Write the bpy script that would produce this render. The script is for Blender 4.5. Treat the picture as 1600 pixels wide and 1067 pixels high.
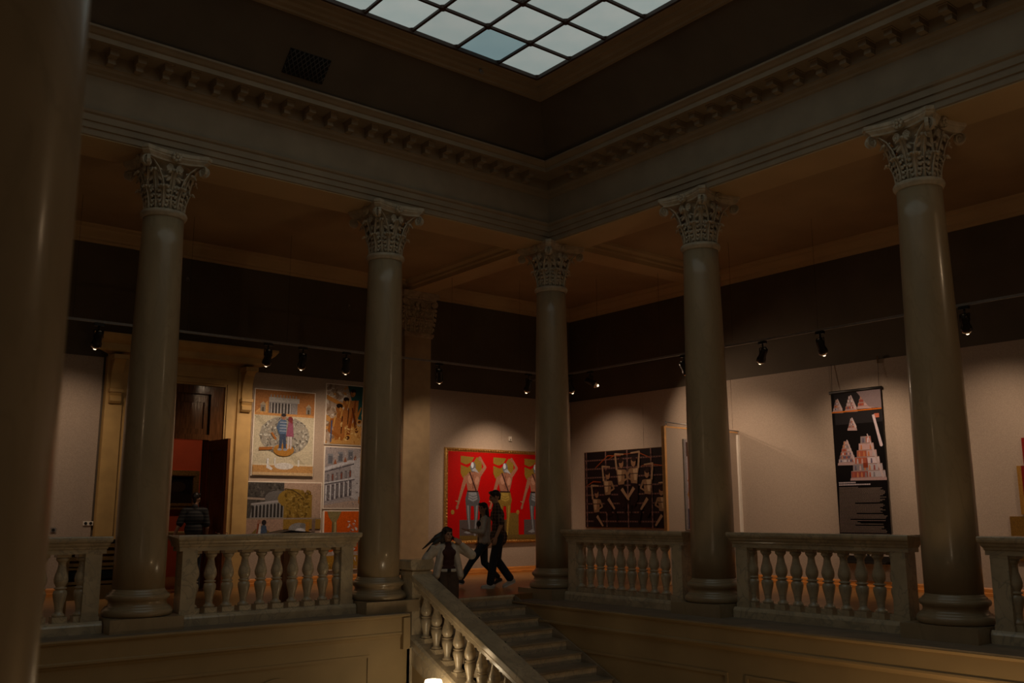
import bpy, bmesh, math, random
from mathutils import Vector, Matrix
random.seed(7)
PI = math.pi
for o in list(bpy.data.objects): bpy.data.objects.remove(o, do_unlink=True)
SC = bpy.context.scene
COL = SC.collection

# ------------------------------------------------------------------ camera, world, exposure
cam_d = bpy.data.cameras.new('camera'); cam = bpy.data.objects.new('camera', cam_d); COL.objects.link(cam)
cam_d.sensor_width = 36.0; cam_d.lens = 1453.35 / 1600 * 36; cam_d.clip_start = 0.1; cam_d.clip_end = 200
yaw, pitch, roll = [math.radians(a) for a in (-38.685, 10.513, -0.165)]
fw = Vector((math.sin(-yaw)*math.cos(pitch), math.cos(yaw)*math.cos(pitch), math.sin(pitch)))
rt0 = Vector((math.cos(yaw), math.sin(yaw), 0)); up0 = rt0.cross(fw)
rt = rt0*math.cos(roll) + up0*math.sin(roll); up = up0*math.cos(roll) - rt0*math.sin(roll)
CAM = Vector((-11.524, -13.181, 1.391))
cam.matrix_world = Matrix(((rt.x, up.x, -fw.x, CAM.x), (rt.y, up.y, -fw.y, CAM.y), (rt.z, up.z, -fw.z, CAM.z), (0, 0, 0, 1)))
cam_d.dof.use_dof = True; cam_d.dof.focus_distance = 16.5; cam_d.dof.aperture_fstop = 1.8
SC.camera = cam
SC.view_settings.view_transform = 'Standard'; SC.view_settings.look = 'None'
SC.view_settings.gamma = 1.0; SC.view_settings.use_curve_mapping = False
SC.view_settings.exposure = 0.0
W = bpy.data.worlds.new('world'); SC.world = W; W.use_nodes = True
W.node_tree.nodes['Background'].inputs[0].default_value = (1.0, 0.66, 0.38, 1)
W.node_tree.nodes['Background'].inputs[1].default_value = 0.015

SKY_E = 0.29            # brightness of the frosted skylight panes
SPOT_W = 105.0            # each gallery spot
SPOT_C = (1.0, 0.70, 0.47)
WARM = (1.0, 0.60, 0.28)

def point(name, loc, watts, color=WARM, r=0.12):
    l = bpy.data.lights.new(name, 'POINT'); l.energy = watts; l.color = color; l.shadow_soft_size = r
    o = bpy.data.objects.new(name, l); COL.objects.link(o); o.location = loc; return o
def spot(name, loc, target, watts, color=SPOT_C, size=122, blend=1.0, r=0.04):
    l = bpy.data.lights.new(name, 'SPOT'); l.energy = watts; l.color = color
    l.spot_size = math.radians(size); l.spot_blend = blend; l.shadow_soft_size = r
    o = bpy.data.objects.new(name, l); COL.objects.link(o); o.location = loc
    o.rotation_euler = (Vector(target)-Vector(loc)).to_track_quat('-Z', 'Y').to_euler(); return o
# lamps of the galleries on the near sides of the hall (standing behind and below the camera)
point('hall_lamp', (-2.0, -8.4, -1.9), 60, (1.0, 0.68, 0.36), 0.14)
point('hall_lamp', (-9.0, -9.5, -1.0), 12, (1.0, 0.68, 0.36), 0.14)
point('hall_lamp', (-12.9, -14.2, 0.35), 17, (1.0, 0.74, 0.48), 0.09)
point('hall_lamp', (-12.0, -14.9, 0.35), 17, (1.0, 0.74, 0.48), 0.09)
point('hall_lamp', (0.7, -12.6, 5.75), 34, (1.0, 0.68, 0.40), 0.2)
point('hall_lamp', (-14.0, -6.5, 3.6), 24, (1.0, 0.64, 0.36), 0.2)

# ------------------------------------------------------------------ constants of the room
DL, DR = 4.905, 4.936       # gallery back walls: y = DL (left), x = DR (right)
S = 3.7                     # column spacing
ZC = 6.478                  # soffit of the beams
ZCEIL = 6.72
ZLOW = -3.4                 # lower hall floor

# ------------------------------------------------------------------ materials
def lin(c):
    return tuple(((v/12.92) if v <= 0.04045 else ((v+0.055)/1.055)**2.4) for v in c)
def hx(h):
    h = h.lstrip('#'); return lin(tuple(int(h[i:i+2], 16)/255 for i in (0, 2, 4)))
def mat(name, col, rough=0.6, metal=0.0, var=0.0, scale=6.0, col2=None, bump=0.0, bscale=40.0, spec=0.5, coat=0.0, stretch=None, vein=None, detail=6.0, emit=None, es=0.0):
    m = bpy.data.materials.new(name); m.use_nodes = True
    nt = m.node_tree; N = nt.nodes; L = nt.links; b = N['Principled BSDF']
    c = col if len(col) == 3 else col[:3]
    b.inputs['Base Color'].default_value = (*c, 1); b.inputs['Roughness'].default_value = rough
    b.inputs['Metallic'].default_value = metal; b.inputs['Specular IOR Level'].default_value = spec
    if coat: b.inputs['Coat Weight'].default_value = coat; b.inputs['Coat Roughness'].default_value = 0.12
    if emit: b.inputs['Emission Color'].default_value = (*emit, 1); b.inputs['Emission Strength'].default_value = es
    tc = N.new('ShaderNodeTexCoord'); mp = N.new('ShaderNodeMapping'); L.new(tc.outputs['Object'], mp.inputs[0])
    if stretch: mp.inputs['Scale'].default_value = stretch
    if var or col2:
        no = N.new('ShaderNodeTexNoise'); no.inputs['Scale'].default_value = scale; no.inputs['Detail'].default_value = detail
        L.new(mp.outputs[0], no.inputs['Vector'])
        r = N.new('ShaderNodeValToRGB'); L.new(no.outputs['Fac'], r.inputs[0])
        c2 = col2 or tuple(v*(1-var) for v in c); c1 = c if col2 else tuple(min(1, v*(1+var)) for v in c)
        r.color_ramp.elements[0].position = 0.33; r.color_ramp.elements[1].position = 0.68
        r.color_ramp.elements[0].color = (*c2, 1); r.color_ramp.elements[1].color = (*c1, 1)
        out = r.outputs[0]
        if vein:
            n2 = N.new('ShaderNodeTexNoise'); n2.inputs['Scale'].default_value = scale*0.7; n2.inputs['Detail'].default_value = 9; n2.inputs['Distortion'].default_value = 1.6
            L.new(mp.outputs[0], n2.inputs['Vector'])
            r2 = N.new('ShaderNodeValToRGB'); L.new(n2.outputs['Fac'], r2.inputs[0])
            e = r2.color_ramp.elements; e[0].position = 0.47; e[0].color = (0, 0, 0, 1); e[1].position = 0.53; e[1].color = (0, 0, 0, 1)
            x = e.new(0.5); x.color = (1, 1, 1, 1)
            mx = N.new('ShaderNodeMix'); mx.data_type = 'RGBA'; L.new(r2.outputs[0], mx.inputs['Factor'])
            L.new(out, mx.inputs[6]); mx.inputs[7].default_value = (*vein, 1); out = mx.outputs[2]
        L.new(out, b.inputs['Base Color'])
    if bump:
        nb = N.new('ShaderNodeTexNoise'); nb.inputs['Scale'].default_value = bscale; nb.inputs['Detail'].default_value = 4
        L.new(mp.outputs[0], nb.inputs['Vector'])
        bm_ = N.new('ShaderNodeBump'); bm_.inputs['Strength'].default_value = bump; bm_.inputs['Distance'].default_value = 0.01
        L.new(nb.outputs['Fac'], bm_.inputs['Height']); L.new(bm_.outputs[0], b.inputs['Normal'])
    return m
MT = {}
MT['plaster'] = mat('entablature_plaster', (0.30, 0.23, 0.152), 0.7, var=0.10, scale=2.5, bump=0.15, bscale=25)
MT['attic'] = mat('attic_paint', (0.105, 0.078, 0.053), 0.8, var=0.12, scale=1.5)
MT['ceil'] = mat('ceiling_paint', (0.37, 0.265, 0.14), 0.75, var=0.08, scale=1.2)
MT['soffit'] = mat('soffit_paint', (0.50, 0.37, 0.20), 0.75, var=0.06, scale=1.2)
MT['ledge'] = mat('ledge_stone', (0.22, 0.175, 0.125), 0.6, var=0.15, scale=4)
MT['upper'] = mat('dark_wall_paint', (0.105, 0.085, 0.062), 0.9, var=0.10, scale=1.5)
MT['paper'] = mat('wall_covering', (0.40, 0.325, 0.265), 0.9, var=0.10, scale=60, bump=0.25, bscale=160, detail=3)
MT['shaft'] = mat('polished_shaft_marble', (0.34, 0.252, 0.150), 0.30, var=0.10, scale=3.5, coat=0.3, vein=(0.31, 0.23, 0.135), stretch=(1, 1, 0.35))
MT['stone'] = mat('capital_stone', (0.46, 0.38, 0.27), 0.6, var=0.2, scale=9, bump=0.3, bscale=35)
MT['balu'] = mat('balustrade_marble', (0.50, 0.40, 0.265), 0.22, var=0.16, scale=4, coat=0.3, vein=(0.36, 0.305, 0.22))
MT['lower'] = mat('lower_wall_plaster', (0.34, 0.235, 0.11), 0.75, var=0.08, scale=1.6)
MT['step'] = mat('step_marble', (0.60, 0.50, 0.36), 0.35, var=0.2, scale=4, vein=(0.4, 0.34, 0.26))
MT['tread'] = mat('shade_toned_tread_marble', (0.27, 0.215, 0.15), 0.35, var=0.25, scale=3)  # treads darkened in colour to imitate shade beside lit risers; skirting shares it
MT['floor_low'] = mat('lower_floor_stone', (0.42, 0.30, 0.18), 0.35, var=0.15, scale=2)
MT['portal'] = mat('portal_cream_paint', (0.52, 0.345, 0.13), 0.6, var=0.10, scale=4)
MT['dwood'] = mat('dark_lacquered_wood', (0.12, 0.05, 0.018), 0.10, var=0.35, scale=6, stretch=(6, 6, 0.6), bump=0.10, bscale=6, coat=0.6)
MT['leafwood'] = mat('door_leaf_wood', (0.20, 0.07, 0.022), 0.35, var=0.3, scale=6, stretch=(6, 6, 0.6))
MT['redwall'] = mat('red_room_wall', (0.52, 0.075, 0.022), 0.85, var=0.08, scale=3)
MT['base'] = mat('orange_wood_base', (0.55, 0.22, 0.05), 0.4, var=0.25, scale=5, stretch=(0.6, 0.6, 5))
MT['gold'] = mat('gilded_frame', (0.62, 0.36, 0.11), 0.35, metal=0.85, var=0.25, scale=30, bump=0.6, bscale=55)
MT['white'] = mat('white_board_edge', (0.80, 0.76, 0.70), 0.6, var=0.03, scale=10)
MT['black'] = mat('black_paint', (0.012, 0.011, 0.010), 0.5, var=0.1, scale=10)
MT['dmetal'] = mat('dark_lamp_metal', (0.03, 0.027, 0.024), 0.35, metal=0.6, var=0.1, scale=20)
MT['grey'] = mat('grey_rail_metal', (0.26, 0.25, 0.24), 0.45, metal=0.3, var=0.1, scale=20)
MT['chrome'] = mat('chrome_reflector', (0.9, 0.86, 0.8), 0.12, metal=1.0, var=0.03, scale=20)
MT['bar'] = mat('glazing_bar_paint', (0.05, 0.024, 0.014), 0.6, var=0.2, scale=8)
MT['edgewood'] = mat('orange_panel_edge', (0.70, 0.38, 0.14), 0.6, var=0.1, scale=8)
MT['latt'] = mat('lattice_metal', (0.07, 0.06, 0.05), 0.6, var=0.1, scale=9)
MT['hole'] = mat('dark_void', (0.006, 0.005, 0.004), 0.9, var=0.1, scale=4)
MT['plank'] = mat('rack_wood', (0.45, 0.25, 0.08), 0.5, var=0.2, scale=6)
MT['plastic'] = mat('white_plastic', (0.8, 0.75, 0.68), 0.4, var=0.02, scale=8)
MT['lampglow'] = mat('lamp_shade_glass', (0.9, 0.85, 0.75), 0.4, var=0.02, scale=8, emit=(1.0, 0.80, 0.52), es=9.0)
MT['bulb'] = mat('lit_bulb', (0.9, 0.85, 0.75), 0.4, var=0.02, scale=8, emit=(1.0, 0.74, 0.46), es=3.0)
# printed / painted pictures: colour per face
def print_mat(name, rough=0.55, noise=0.22, scale=45):
    m = bpy.data.materials.new(name); m.use_nodes = True; nt = m.node_tree; N = nt.nodes; L = nt.links; b = N['Principled BSDF']
    a = N.new('ShaderNodeAttribute'); a.attribute_name = 'Col'; b.inputs['Roughness'].default_value = rough; b.inputs['Specular IOR Level'].default_value = 0.2
    tc = N.new('ShaderNodeTexCoord'); no = N.new('ShaderNodeTexNoise'); no.inputs['Scale'].default_value = scale; no.inputs['Detail'].default_value = 5
    L.new(tc.outputs['Object'], no.inputs['Vector'])
    mr = N.new('ShaderNodeMapRange'); L.new(no.outputs['Fac'], mr.inputs[0]); mr.inputs[1].default_value = 0.3; mr.inputs[2].default_value = 0.7
    mr.inputs[3].default_value = 1-noise; mr.inputs[4].default_value = 1+noise
    mx = N.new('ShaderNodeMix'); mx.data_type = 'RGBA'; mx.blend_type = 'MULTIPLY'; mx.inputs['Factor'].default_value = 1
    L.new(a.outputs['Color'], mx.inputs[6]); L.new(mr.outputs[0], mx.inputs[7]); L.new(mx.outputs[2], b.inputs['Base Color'])
    return m
MT['print'] = print_mat('painted_canvas'); MT['gloss'] = print_mat('glossy_banner_print', 0.3, 0.08)
# parquet
def parquet():
    m = mat('gallery_parquet', (0.25, 0.12, 0.04), 0.30)
    nt = m.node_tree; N = nt.nodes; L = nt.links; b = N['Principled BSDF']
    tc = N.new('ShaderNodeTexCoord'); br = N.new('ShaderNodeTexBrick'); L.new(tc.outputs['Object'], br.inputs['Vector'])
    br.inputs['Color1'].default_value = (0.36, 0.185, 0.06, 1); br.inputs['Color2'].default_value = (0.27, 0.13, 0.04, 1); br.inputs['Mortar'].default_value = (0.08, 0.03, 0.01, 1)
    br.inputs['Scale'].default_value = 1; br.inputs['Brick Width'].default_value = 0.5; br.inputs['Row Height'].default_value = 0.08; br.inputs['Mortar Size'].default_value = 0.003
    L.new(br.outputs['Color'], b.inputs['Base Color']); return m
MT['parquet'] = parquet()
# frosted daylit skylight panes
def pane_mat(name, c1, c2, k):
    m = bpy.data.materials.new(name); m.use_nodes = True; nt = m.node_tree; N = nt.nodes; L = nt.links
    b = N['Principled BSDF']; b.inputs['Base Color'].default_value = (0.3, 0.3, 0.3, 1); b.inputs['Roughness'].default_value = 0.5
    tc = N.new('ShaderNodeTexCoord'); no = N.new('ShaderNodeTexNoise'); no.inputs['Scale'].default_value = 1.4; no.inputs['Detail'].default_value = 8
    L.new(tc.outputs['Object'], no.inputs['Vector']); r = N.new('ShaderNodeValToRGB'); L.new(no.outputs['Fac'], r.inputs[0])
    r.color_ramp.elements[0].position = 0.3; r.color_ramp.elements[1].position = 0.65
    r.color_ramp.elements[0].color = (*c1, 1); r.color_ramp.elements[1].color = (*c2, 1)
    L.new(r.outputs[0], b.inputs['Emission Color'])
    oi = N.new('ShaderNodeObjectInfo'); mr = N.new('ShaderNodeMapRange'); L.new(oi.outputs['Random'], mr.inputs[0]); mr.inputs[3].default_value = 0.88*k; mr.inputs[4].default_value = 1.08*k
    L.new(mr.outputs[0], b.inputs['Emission Strength']); return m
MT['pane'] = pane_mat('frosted_pane', (0.80, 0.98, 0.93), (1.0, 1.10, 1.02), SKY_E)
MT['pane_blue'] = pane_mat('blue_frosted_pane', (0.42, 0.66, 0.70), (0.50, 0.74, 0.76), SKY_E)

# ------------------------------------------------------------------ mesh helpers
BASE = {}
def tag(o, label=None, cat=None, group=None, kind=None):
    if label: o['label'] = label
    if cat: o['category'] = cat
    if group: o['group'] = group
    if kind: o['kind'] = kind
    return o
def empty(name, loc=(0, 0, 0), rz=0.0, label=None, cat=None, group=None):
    o = bpy.data.objects.new(name, None); COL.objects.link(o); o.location = loc; o.rotation_euler = (0, 0, rz)
    o.empty_display_size = 0.1
    BASE[o.name] = Vector(loc); return tag(o, label, cat, group)
def link(name, me, parent=None, m=None):
    o = bpy.data.objects.new(name, me); COL.objects.link(o)
    if m is not None and not me.materials: me.materials.append(m)
    if parent is not None: o.parent = parent; BASE[o.name] = BASE.get(parent.name, Vector())
    return o
def copy_tree(o, parent=None):
    c = o.copy(); COL.objects.link(c)
    if parent is not None: c.parent = parent
    for ch in [x for x in bpy.data.objects if x.parent == o]: copy_tree(ch, c)
    return c
class MB:
    def __init__(s): s.v = []; s.f = []; s.sm = []
    def add(s, vs, fs, smooth=False):
        n = len(s.v); s.v += [tuple(v) for v in vs]; s.f += [tuple(i+n for i in f) for f in fs]; s.sm += [smooth]*len(fs); return s
    def box(s, x0, x1, y0, y1, z0, z1):
        x0, x1 = min(x0, x1), max(x0, x1); y0, y1 = min(y0, y1), max(y0, y1); z0, z1 = min(z0, z1), max(z0, z1)
        return s.add([(x0, y0, z0), (x1, y0, z0), (x1, y1, z0), (x0, y1, z0), (x0, y0, z1), (x1, y0, z1), (x1, y1, z1), (x0, y1, z1)],
                     [(0, 3, 2, 1), (4, 5, 6, 7), (0, 1, 5, 4), (1, 2, 6, 5), (2, 3, 7, 6), (3, 0, 4, 7)])
    def frustum(s, a, za, b, zb):      # square frustum, half sizes a,b
        return s.add([(-a, -a, za), (a, -a, za), (a, a, za), (-a, a, za), (-b, -b, zb), (b, -b, zb), (b, b, zb), (-b, b, zb)],
                     [(0, 3, 2, 1), (4, 5, 6, 7), (0, 1, 5, 4), (1, 2, 6, 5), (2, 3, 7, 6), (3, 0, 4, 7)])
    def lathe(s, prof, n=24, c=(0, 0, 0), smooth=True, cap=True):
        vs = []; fs = []
        for r, z in prof:
            for i in range(n):
                a = 2*PI*i/n; vs.append((c[0]+r*math.cos(a), c[1]+r*math.sin(a), c[2]+z))
        m = len(prof)
        for j in range(m-1):
            for i in range(n):
                k = (i+1) % n; fs.append((j*n+i, j*n+k, (j+1)*n+k, (j+1)*n+i))
        s.add(vs, fs, smooth)
        if cap:
            b = len(s.v)-len(vs)
            s.f += [tuple(b+i for i in range(n-1, -1, -1)), tuple(b+(m-1)*n+i for i in range(n))]; s.sm += [False]*2
        return s
    def tube(s, pts, r, n=8, smooth=True):
        pts = [Vector(p) for p in pts]; rs = r if isinstance(r, (list, tuple)) else [r]*len(pts); vs = []; fs = []
        t0 = (pts[1]-pts[0]).normalized(); ref = Vector((0, 0, 1)) if abs(t0.z) < 0.9 else Vector((1, 0, 0))
        for j, p in enumerate(pts):
            t = (pts[min(j+1, len(pts)-1)]-pts[max(j-1, 0)]).normalized()
            u = t.cross(ref)
            if u.length < 1e-4: u = t.cross(Vector((0, 1, 0)))
            u.normalize(); w = t.cross(u).normalized()
            for i in range(n):
                a = 2*PI*i/n; vs.append(p+(u*math.cos(a)+w*math.sin(a))*rs[j])
        for j in range(len(pts)-1):
            for i in range(n):
                k = (i+1) % n; fs.append((j*n+i, j*n+k, (j+1)*n+k, (j+1)*n+i))
        fs += [tuple(range(n-1, -1, -1)), tuple((len(pts)-1)*n+i for i in range(n))]
        return s.add(vs, fs, smooth)
    def ball(s, c, r, n=10, m=6, rot=None):
        r = r if isinstance(r, (tuple, list)) else (r, r, r); vs = []; fs = []
        for j in range(m+1):
            ph = -PI/2+PI*j/m
            for i in range(n):
                a = 2*PI*i/n; p = Vector((r[0]*math.cos(ph)*math.cos(a), r[1]*math.cos(ph)*math.sin(a), r[2]*math.sin(ph)))
                if rot is not None: p = rot @ p
                vs.append(p+Vector(c))
        for j in range(m):
            for i in range(n):
                k = (i+1) % n; fs.append((j*n+i, j*n+k, (j+1)*n+k, (j+1)*n+i))
        return s.add(vs, fs, True)
    def extrude(s, poly, fn, a, b, smooth=False):   # poly in 2D, fn(p,q,t)->xyz, ends a,b may be functions of (p,q)
        n = len(poly); fa = a if callable(a) else (lambda p, q: a); fb = b if callable(b) else (lambda p, q: b)
        vs = [fn(p, q, fa(p, q)) for p, q in poly]+[fn(p, q, fb(p, q)) for p, q in poly]
        fs = [(i, (i+1) % n, n+(i+1) % n, n+i) for i in range(n)]+[tuple(range(n-1, -1, -1)), tuple(range(n, 2*n))]
        return s.add(vs, fs, smooth)
    def mesh(s, name, m=None):
        me = bpy.data.meshes.new(name); me.from_pydata(s.v, [], s.f); me.update()
        me.polygons.foreach_set('use_smooth', s.sm)
        bm = bmesh.new(); bm.from_mesh(me); bmesh.ops.recalc_face_normals(bm, faces=bm.faces); bm.to_mesh(me); bm.free()
        if m: me.materials.append(m)
        return me
    def build(s, name, m, parent=None, kind=None, label=None):
        if parent is not None:
            b = BASE.get(parent.name, Vector())
            if b.length > 0: s.v = [(x-b.x, y-b.y, z-b.z) for x, y, z in s.v]
        o = link(name, s.mesh(name, m), parent)
        return tag(o, label=label, kind=kind)
def struct(name, mb, m, parent=None):
    return mb.build(name, m, parent, kind=None if parent is not None else 'structure')
def smooth_by_angle(o): return o

# ================================================================== STRUCTURE
# gallery floors (two arms of an L, one joint)
f = MB(); f.box(-16, -3.36, 0.2, DL, -0.12, 0); f.box(-3.36, DR, 0.05, DL, -0.12, 0); f.box(0.2, DR, -16, 0.05, -0.12, 0)
struct('floor', f, MT['parquet'])
f = MB(); f.box(-16, 6, -18, 0.6, ZLOW-0.1, ZLOW); struct('floor_lower_hall', f, MT['floor_low'])
# gallery ceilings
f = MB(); f.box(-16, DR+.2, 0.3, DL+.2, ZCEIL, ZCEIL+.1); f.box(0.3, DR+.2, -16, 0.3, ZCEIL, ZCEIL+.1)
struct('ceiling', f, MT['ceil'])
# walls, upper body painted dark, clad below with pale panels
DX0, DX1, DZ = -5.95, -4.72, 3.82      # opening of the doorway
f = MB(); f.box(-16, DX0, DL, DL+.3, 0, ZCEIL); f.box(DX1, DR+.3, DL, DL+.3, 0, ZCEIL); f.box(DX0, DX1, DL, DL+.3, DZ, ZCEIL)
wl = struct('wall_left', f, MT['upper'])
f = MB(); f.box(DR, DR+.3, -16, DL, 0, ZCEIL); wr = struct('wall_right', f, MT['upper'])
ZP = 4.28
def panels_left(xs):
    for a, b in zip(xs[:-1], xs[1:]): struct('wall_panel', MB().box(a+.003, b-.003, DL-.03, DL, 0.13, ZP), MT['paper'], wl)
panels_left([-16, -14, -12, -10, -8.4, -6.78]); panels_left([-3.86, -2.05, -0.44]); panels_left([0.44, 2.6, DR-.03])
ys = [DL-.03, 2.3, -0.35, -2.8, -5.2, -7.6, -10, -13, -16]
for a, b in zip(ys[:-1], ys[1:]): struct('wall_panel', MB().box(DR-.03, DR, b+.003, a-.003, 0.13, ZP), MT['paper'], wr)
# wooden bases
bprof = [(0, 0), (.075, 0), (.075, .05), (.05, .06), (.045, .12), (.03, .145), (0, .145)]
f = MB()
for a, b in ((-16, -6.72), (-3.92, -.44), (.44, DR-.03)): f.extrude(bprof, lambda p, q, t: (t, DL-p, q), a, b)
struct('baseboard_left', f, MT['base'])
f = MB(); f.extrude(bprof, lambda p, q, t: (DR-p, t, q), -16, DL-.03); struct('baseboard_right', f, MT['base'])
# ceiling cornice along the walls
cp = [(0, 6.43), (.04, 6.43), (.05, 6.47), (.10, 6.49), (.11, 6.53), (.19, 6.60), (.22, 6.63), (.23, 6.66), (.30, 6.69), (.31, ZCEIL), (0, ZCEIL)]
f = MB(); f.extrude(cp, lambda p, q, t: (t, DL-p, q), -16, lambda p, q: DR-p); struct('trim_1', f, MT['soffit'])
f = MB(); f.extrude(cp, lambda p, q, t: (DR-p, t, q), -16, lambda p, q: DL-p); struct('trim_2', f, MT['soffit'])
# beams from the corner column to both walls
bp = [(-.28, ZC), (.28, ZC), (.28, 6.56), (.33, 6.58), (.33, 6.63), (.40, 6.67), (.42, ZCEIL), (-.42, ZCEIL), (-.40, 6.67), (-.33, 6.63), (-.33, 6.58), (-.28, 6.56)]
f = MB(); f.extrude(bp, lambda p, q, t: (p, t, q), .45, DL); struct('trim_3', f, MT['soffit'])
f = MB(); f.extrude(bp, lambda p, q, t: (t, p, q), .45, DR); struct('trim_4', f, MT['soffit'])
# small cove where ceiling meets the inner architrave
ip = [(.5, 6.56), (.56, 6.58), (.57, 6.62), (.64, 6.67), (.65, ZCEIL), (.5, ZCEIL)]
f = MB(); f.extrude(ip, lambda p, q, t: (t, p, q), -16, -.3); f.extrude(ip, lambda p, q, t: (p, t, q), -16, -.3); struct('trim_5', f, MT['ceil'])
# entablature over the columns, mitred at the corner; o = distance towards the atrium
ep = [(-.5, ZC), (.27, ZC), (.285, 6.49), (.285, 6.575), (.31, 6.58), (.31, 6.67), (.335, 6.675), (.335, 6.765), (.365, 6.785), (.38, 6.82), (.30, 6.835),
      (.30, 7.33), (.325, 7.345), (.345, 7.37), (.40, 7.40), (.42, 7.43), (.44, 7.44), (.44, 7.625), (.80, 7.63), (.815, 7.60), (.83, 7.60), (.83, 7.675), (.86, 7.685), (.90, 7.715), (.935, 7.735), (.938, 7.765), (.86, 7.80), (-.5, 7.80)]
f = MB(); f.extrude(ep, lambda o, z, t: (t, -o, z), -16, lambda o, z: -o); e1 = struct('trim_6', f, MT['plaster'])
f = MB(); f.extrude(ep, lambda o, z, t: (-o, t, z), -17, lambda o, z: -o); e2 = struct('trim_7', f, MT['plaster'])
f = MB(); f.extrude([(-.505, ZC-.012), (.265, ZC-.012), (.265, ZC), (-.505, ZC)], lambda o, z, t: (t, -o, z), -16, lambda o, z: -o); struct('soffit_board', f, MT['soffit'], e1)
f = MB(); f.extrude([(-.505, ZC-.012), (.265, ZC-.012), (.265, ZC), (-.505, ZC)], lambda o, z, t: (-o, t, z), -17, lambda o, z: -o); struct('soffit_board', f, MT['soffit'], e2)
# modillion blocks under the cornice
def modillion():
    f = MB(); f.box(-.058, .058, -.68, -.43, 7.53, 7.63); f.box(-.05, .05, -.56, -.43, 7.455, 7.535)
    f.box(-.07, .07, -.70, -.43, 7.612, 7.63); return f.mesh('modillion', MT['plaster'])
mo = modillion()
for k in range(30):
    x = -1.04-.3685*k
    o = link('modillion', mo, e1); o.location = (x, 0, 0)
    o = link('modillion', mo, e2); o.location = (0, x-.2, 0); o.rotation_euler = (0, 0, -PI/2)
# sloping attic cove and the crown moulding round the skylight
GX, GZ = 2.074, 8.60
ap = [(.84, 7.78), (1.62, 8.50), (1.62, 8.60), (.75, 8.0)]
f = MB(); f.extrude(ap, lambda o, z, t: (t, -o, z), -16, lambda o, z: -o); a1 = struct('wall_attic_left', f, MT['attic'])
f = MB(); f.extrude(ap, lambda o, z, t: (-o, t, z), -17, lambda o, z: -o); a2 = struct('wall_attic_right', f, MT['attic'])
kp = [(1.58, 8.50), (1.62, 8.465), (1.68, 8.465), (1.70, 8.49), (1.78, 8.50), (1.82, 8.53), (1.90, 8.535), (1.92, 8.56), (2.02, 8.565), (2.05, 8.58), (2.075, 8.58), (2.075, 8.66), (1.58, 8.66)]
f = MB(); f.extrude(kp, lambda o, z, t: (t, -o, z), -16, lambda o, z: -o); struct('trim_8', f, MT['plaster'])
f = MB(); f.extrude(kp, lambda o, z, t: (-o, t, z), -17, lambda o, z: -o); struct('trim_9', f, MT['plaster'])
# the skylight itself: every pane and bar a piece
NX, NY, PW, PH = 10, 12, .827, .821
w1 = tag(empty('window_1', (-GX, -GX, GZ)), kind='structure')
def pane_mesh(m):
    hw, hh, c = PW/2-.018, PH/2-.018, .05
    ring = [(-hw+c, -hh), (hw-c, -hh), (hw, -hh+c), (hw, hh-c), (hw-c, hh), (-hw+c, hh), (-hw, hh-c), (-hw, -hh+c)]
    vs = [(x, y, 0) for x, y in ring]+[(x*.8, y*.8, -.012) for x, y in ring]+[(x, y, .012) for x, y in ring]
    fs = [(i, (i+1) % 8, 8+(i+1) % 8, 8+i) for i in range(8)]+[tuple(range(8, 16))]+[(i, (i+1) % 8, 16+(i+1) % 8, 16+i) for i in range(8)]+[tuple(range(16, 24))]
    return MB().add(vs, fs, False).mesh('pane', m)
pm, pb = pane_mesh(MT['pane']), pane_mesh(MT['pane_blue'])
for i in range(NX):
    for j in range(NY):
        bl = (i, j) == (1, 0)
        o = link('pane', pb if bl else pm, w1); o.location = (-(i+.5)*PW, -(j+.5)*PH, .03)
        if bl: o['label'] = 'blue tinted pane'
barx = MB().box(-NX*PW, 0, -.021, .021, -.01, .05).mesh('glazing_bar', MT['bar']); bary = MB().box(-.021, .021, -NY*PH, 0, -.01, .05).mesh('glazing_bar', MT['bar'])
for j in range(1, NY+1): o = link('glazing_bar', barx, w1); o.location = (0, -j*PH, 0)
for i in range(1, NX+1): o = link('glazing_bar', bary, w1); o.location = (-i*PW, 0, 0.001)
for me_, loc in ((barx, (0, .0, -.022)), (bary, (0, 0, -.021))): o = link('glazing_bar', me_, w1); o.location = loc
f = MB()
for i in range(1, NX):
    for j in range(1, NY): f.lathe([(.055, -.016), (.055, .05)], 8, (-i*PW, -j*PH, 0), False)
tag(link('boss', f.mesh('boss', MT['bar']), w1), kind='stuff')

# lower hall walls, ledges under the balustrades
LY, RX = -.56, -.88
f = MB(); f.box(-16, -3.45, LY, LY+.3, ZLOW, -.14); ll = struct('wall_lower_left', f, MT['lower'])
f = MB(); f.box(RX, RX+.3, -17, .05, ZLOW, -.14); lr = struct('wall_lower_right', f, MT['lower'])
def ledge(face, edge):
    d = edge-face
    return [(-.6, -.16), (-.6, -.10), (d, -.10), (d+.01, -.125), (d-.005, -.15), (d-.03, -.16), (d-.035, -.36), (d-.02, -.375), (d-.02, -.40), (d-.05, -.42), (.012, -.44), (0, -.46), (-.6, -.46)]
f = MB(); f.extrude(ledge(0, .07), lambda o, z, t: (t, LY-o, z), -16, -3.5)
f.box(-3.62, -3.5, LY-.09, LY+.2, -.62, -.16); struct('trim_10', f, MT['lower'])
f = MB(); f.extrude(ledge(0, .08), lambda o, z, t: (RX-o, t, z), -17, .04); t11 = struct('trim_11', f, MT['lower'])
f = MB(); f.box(RX-.085, .2, -17, .045, -.128, -.098); struct('ledge_slab', f, MT['ledge'], t11)
f = MB(); f.box(-16, -3.5, LY-.072, .2, -.125, -.098); struct('ledge_slab', f, MT['ledge'], ll)
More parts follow.
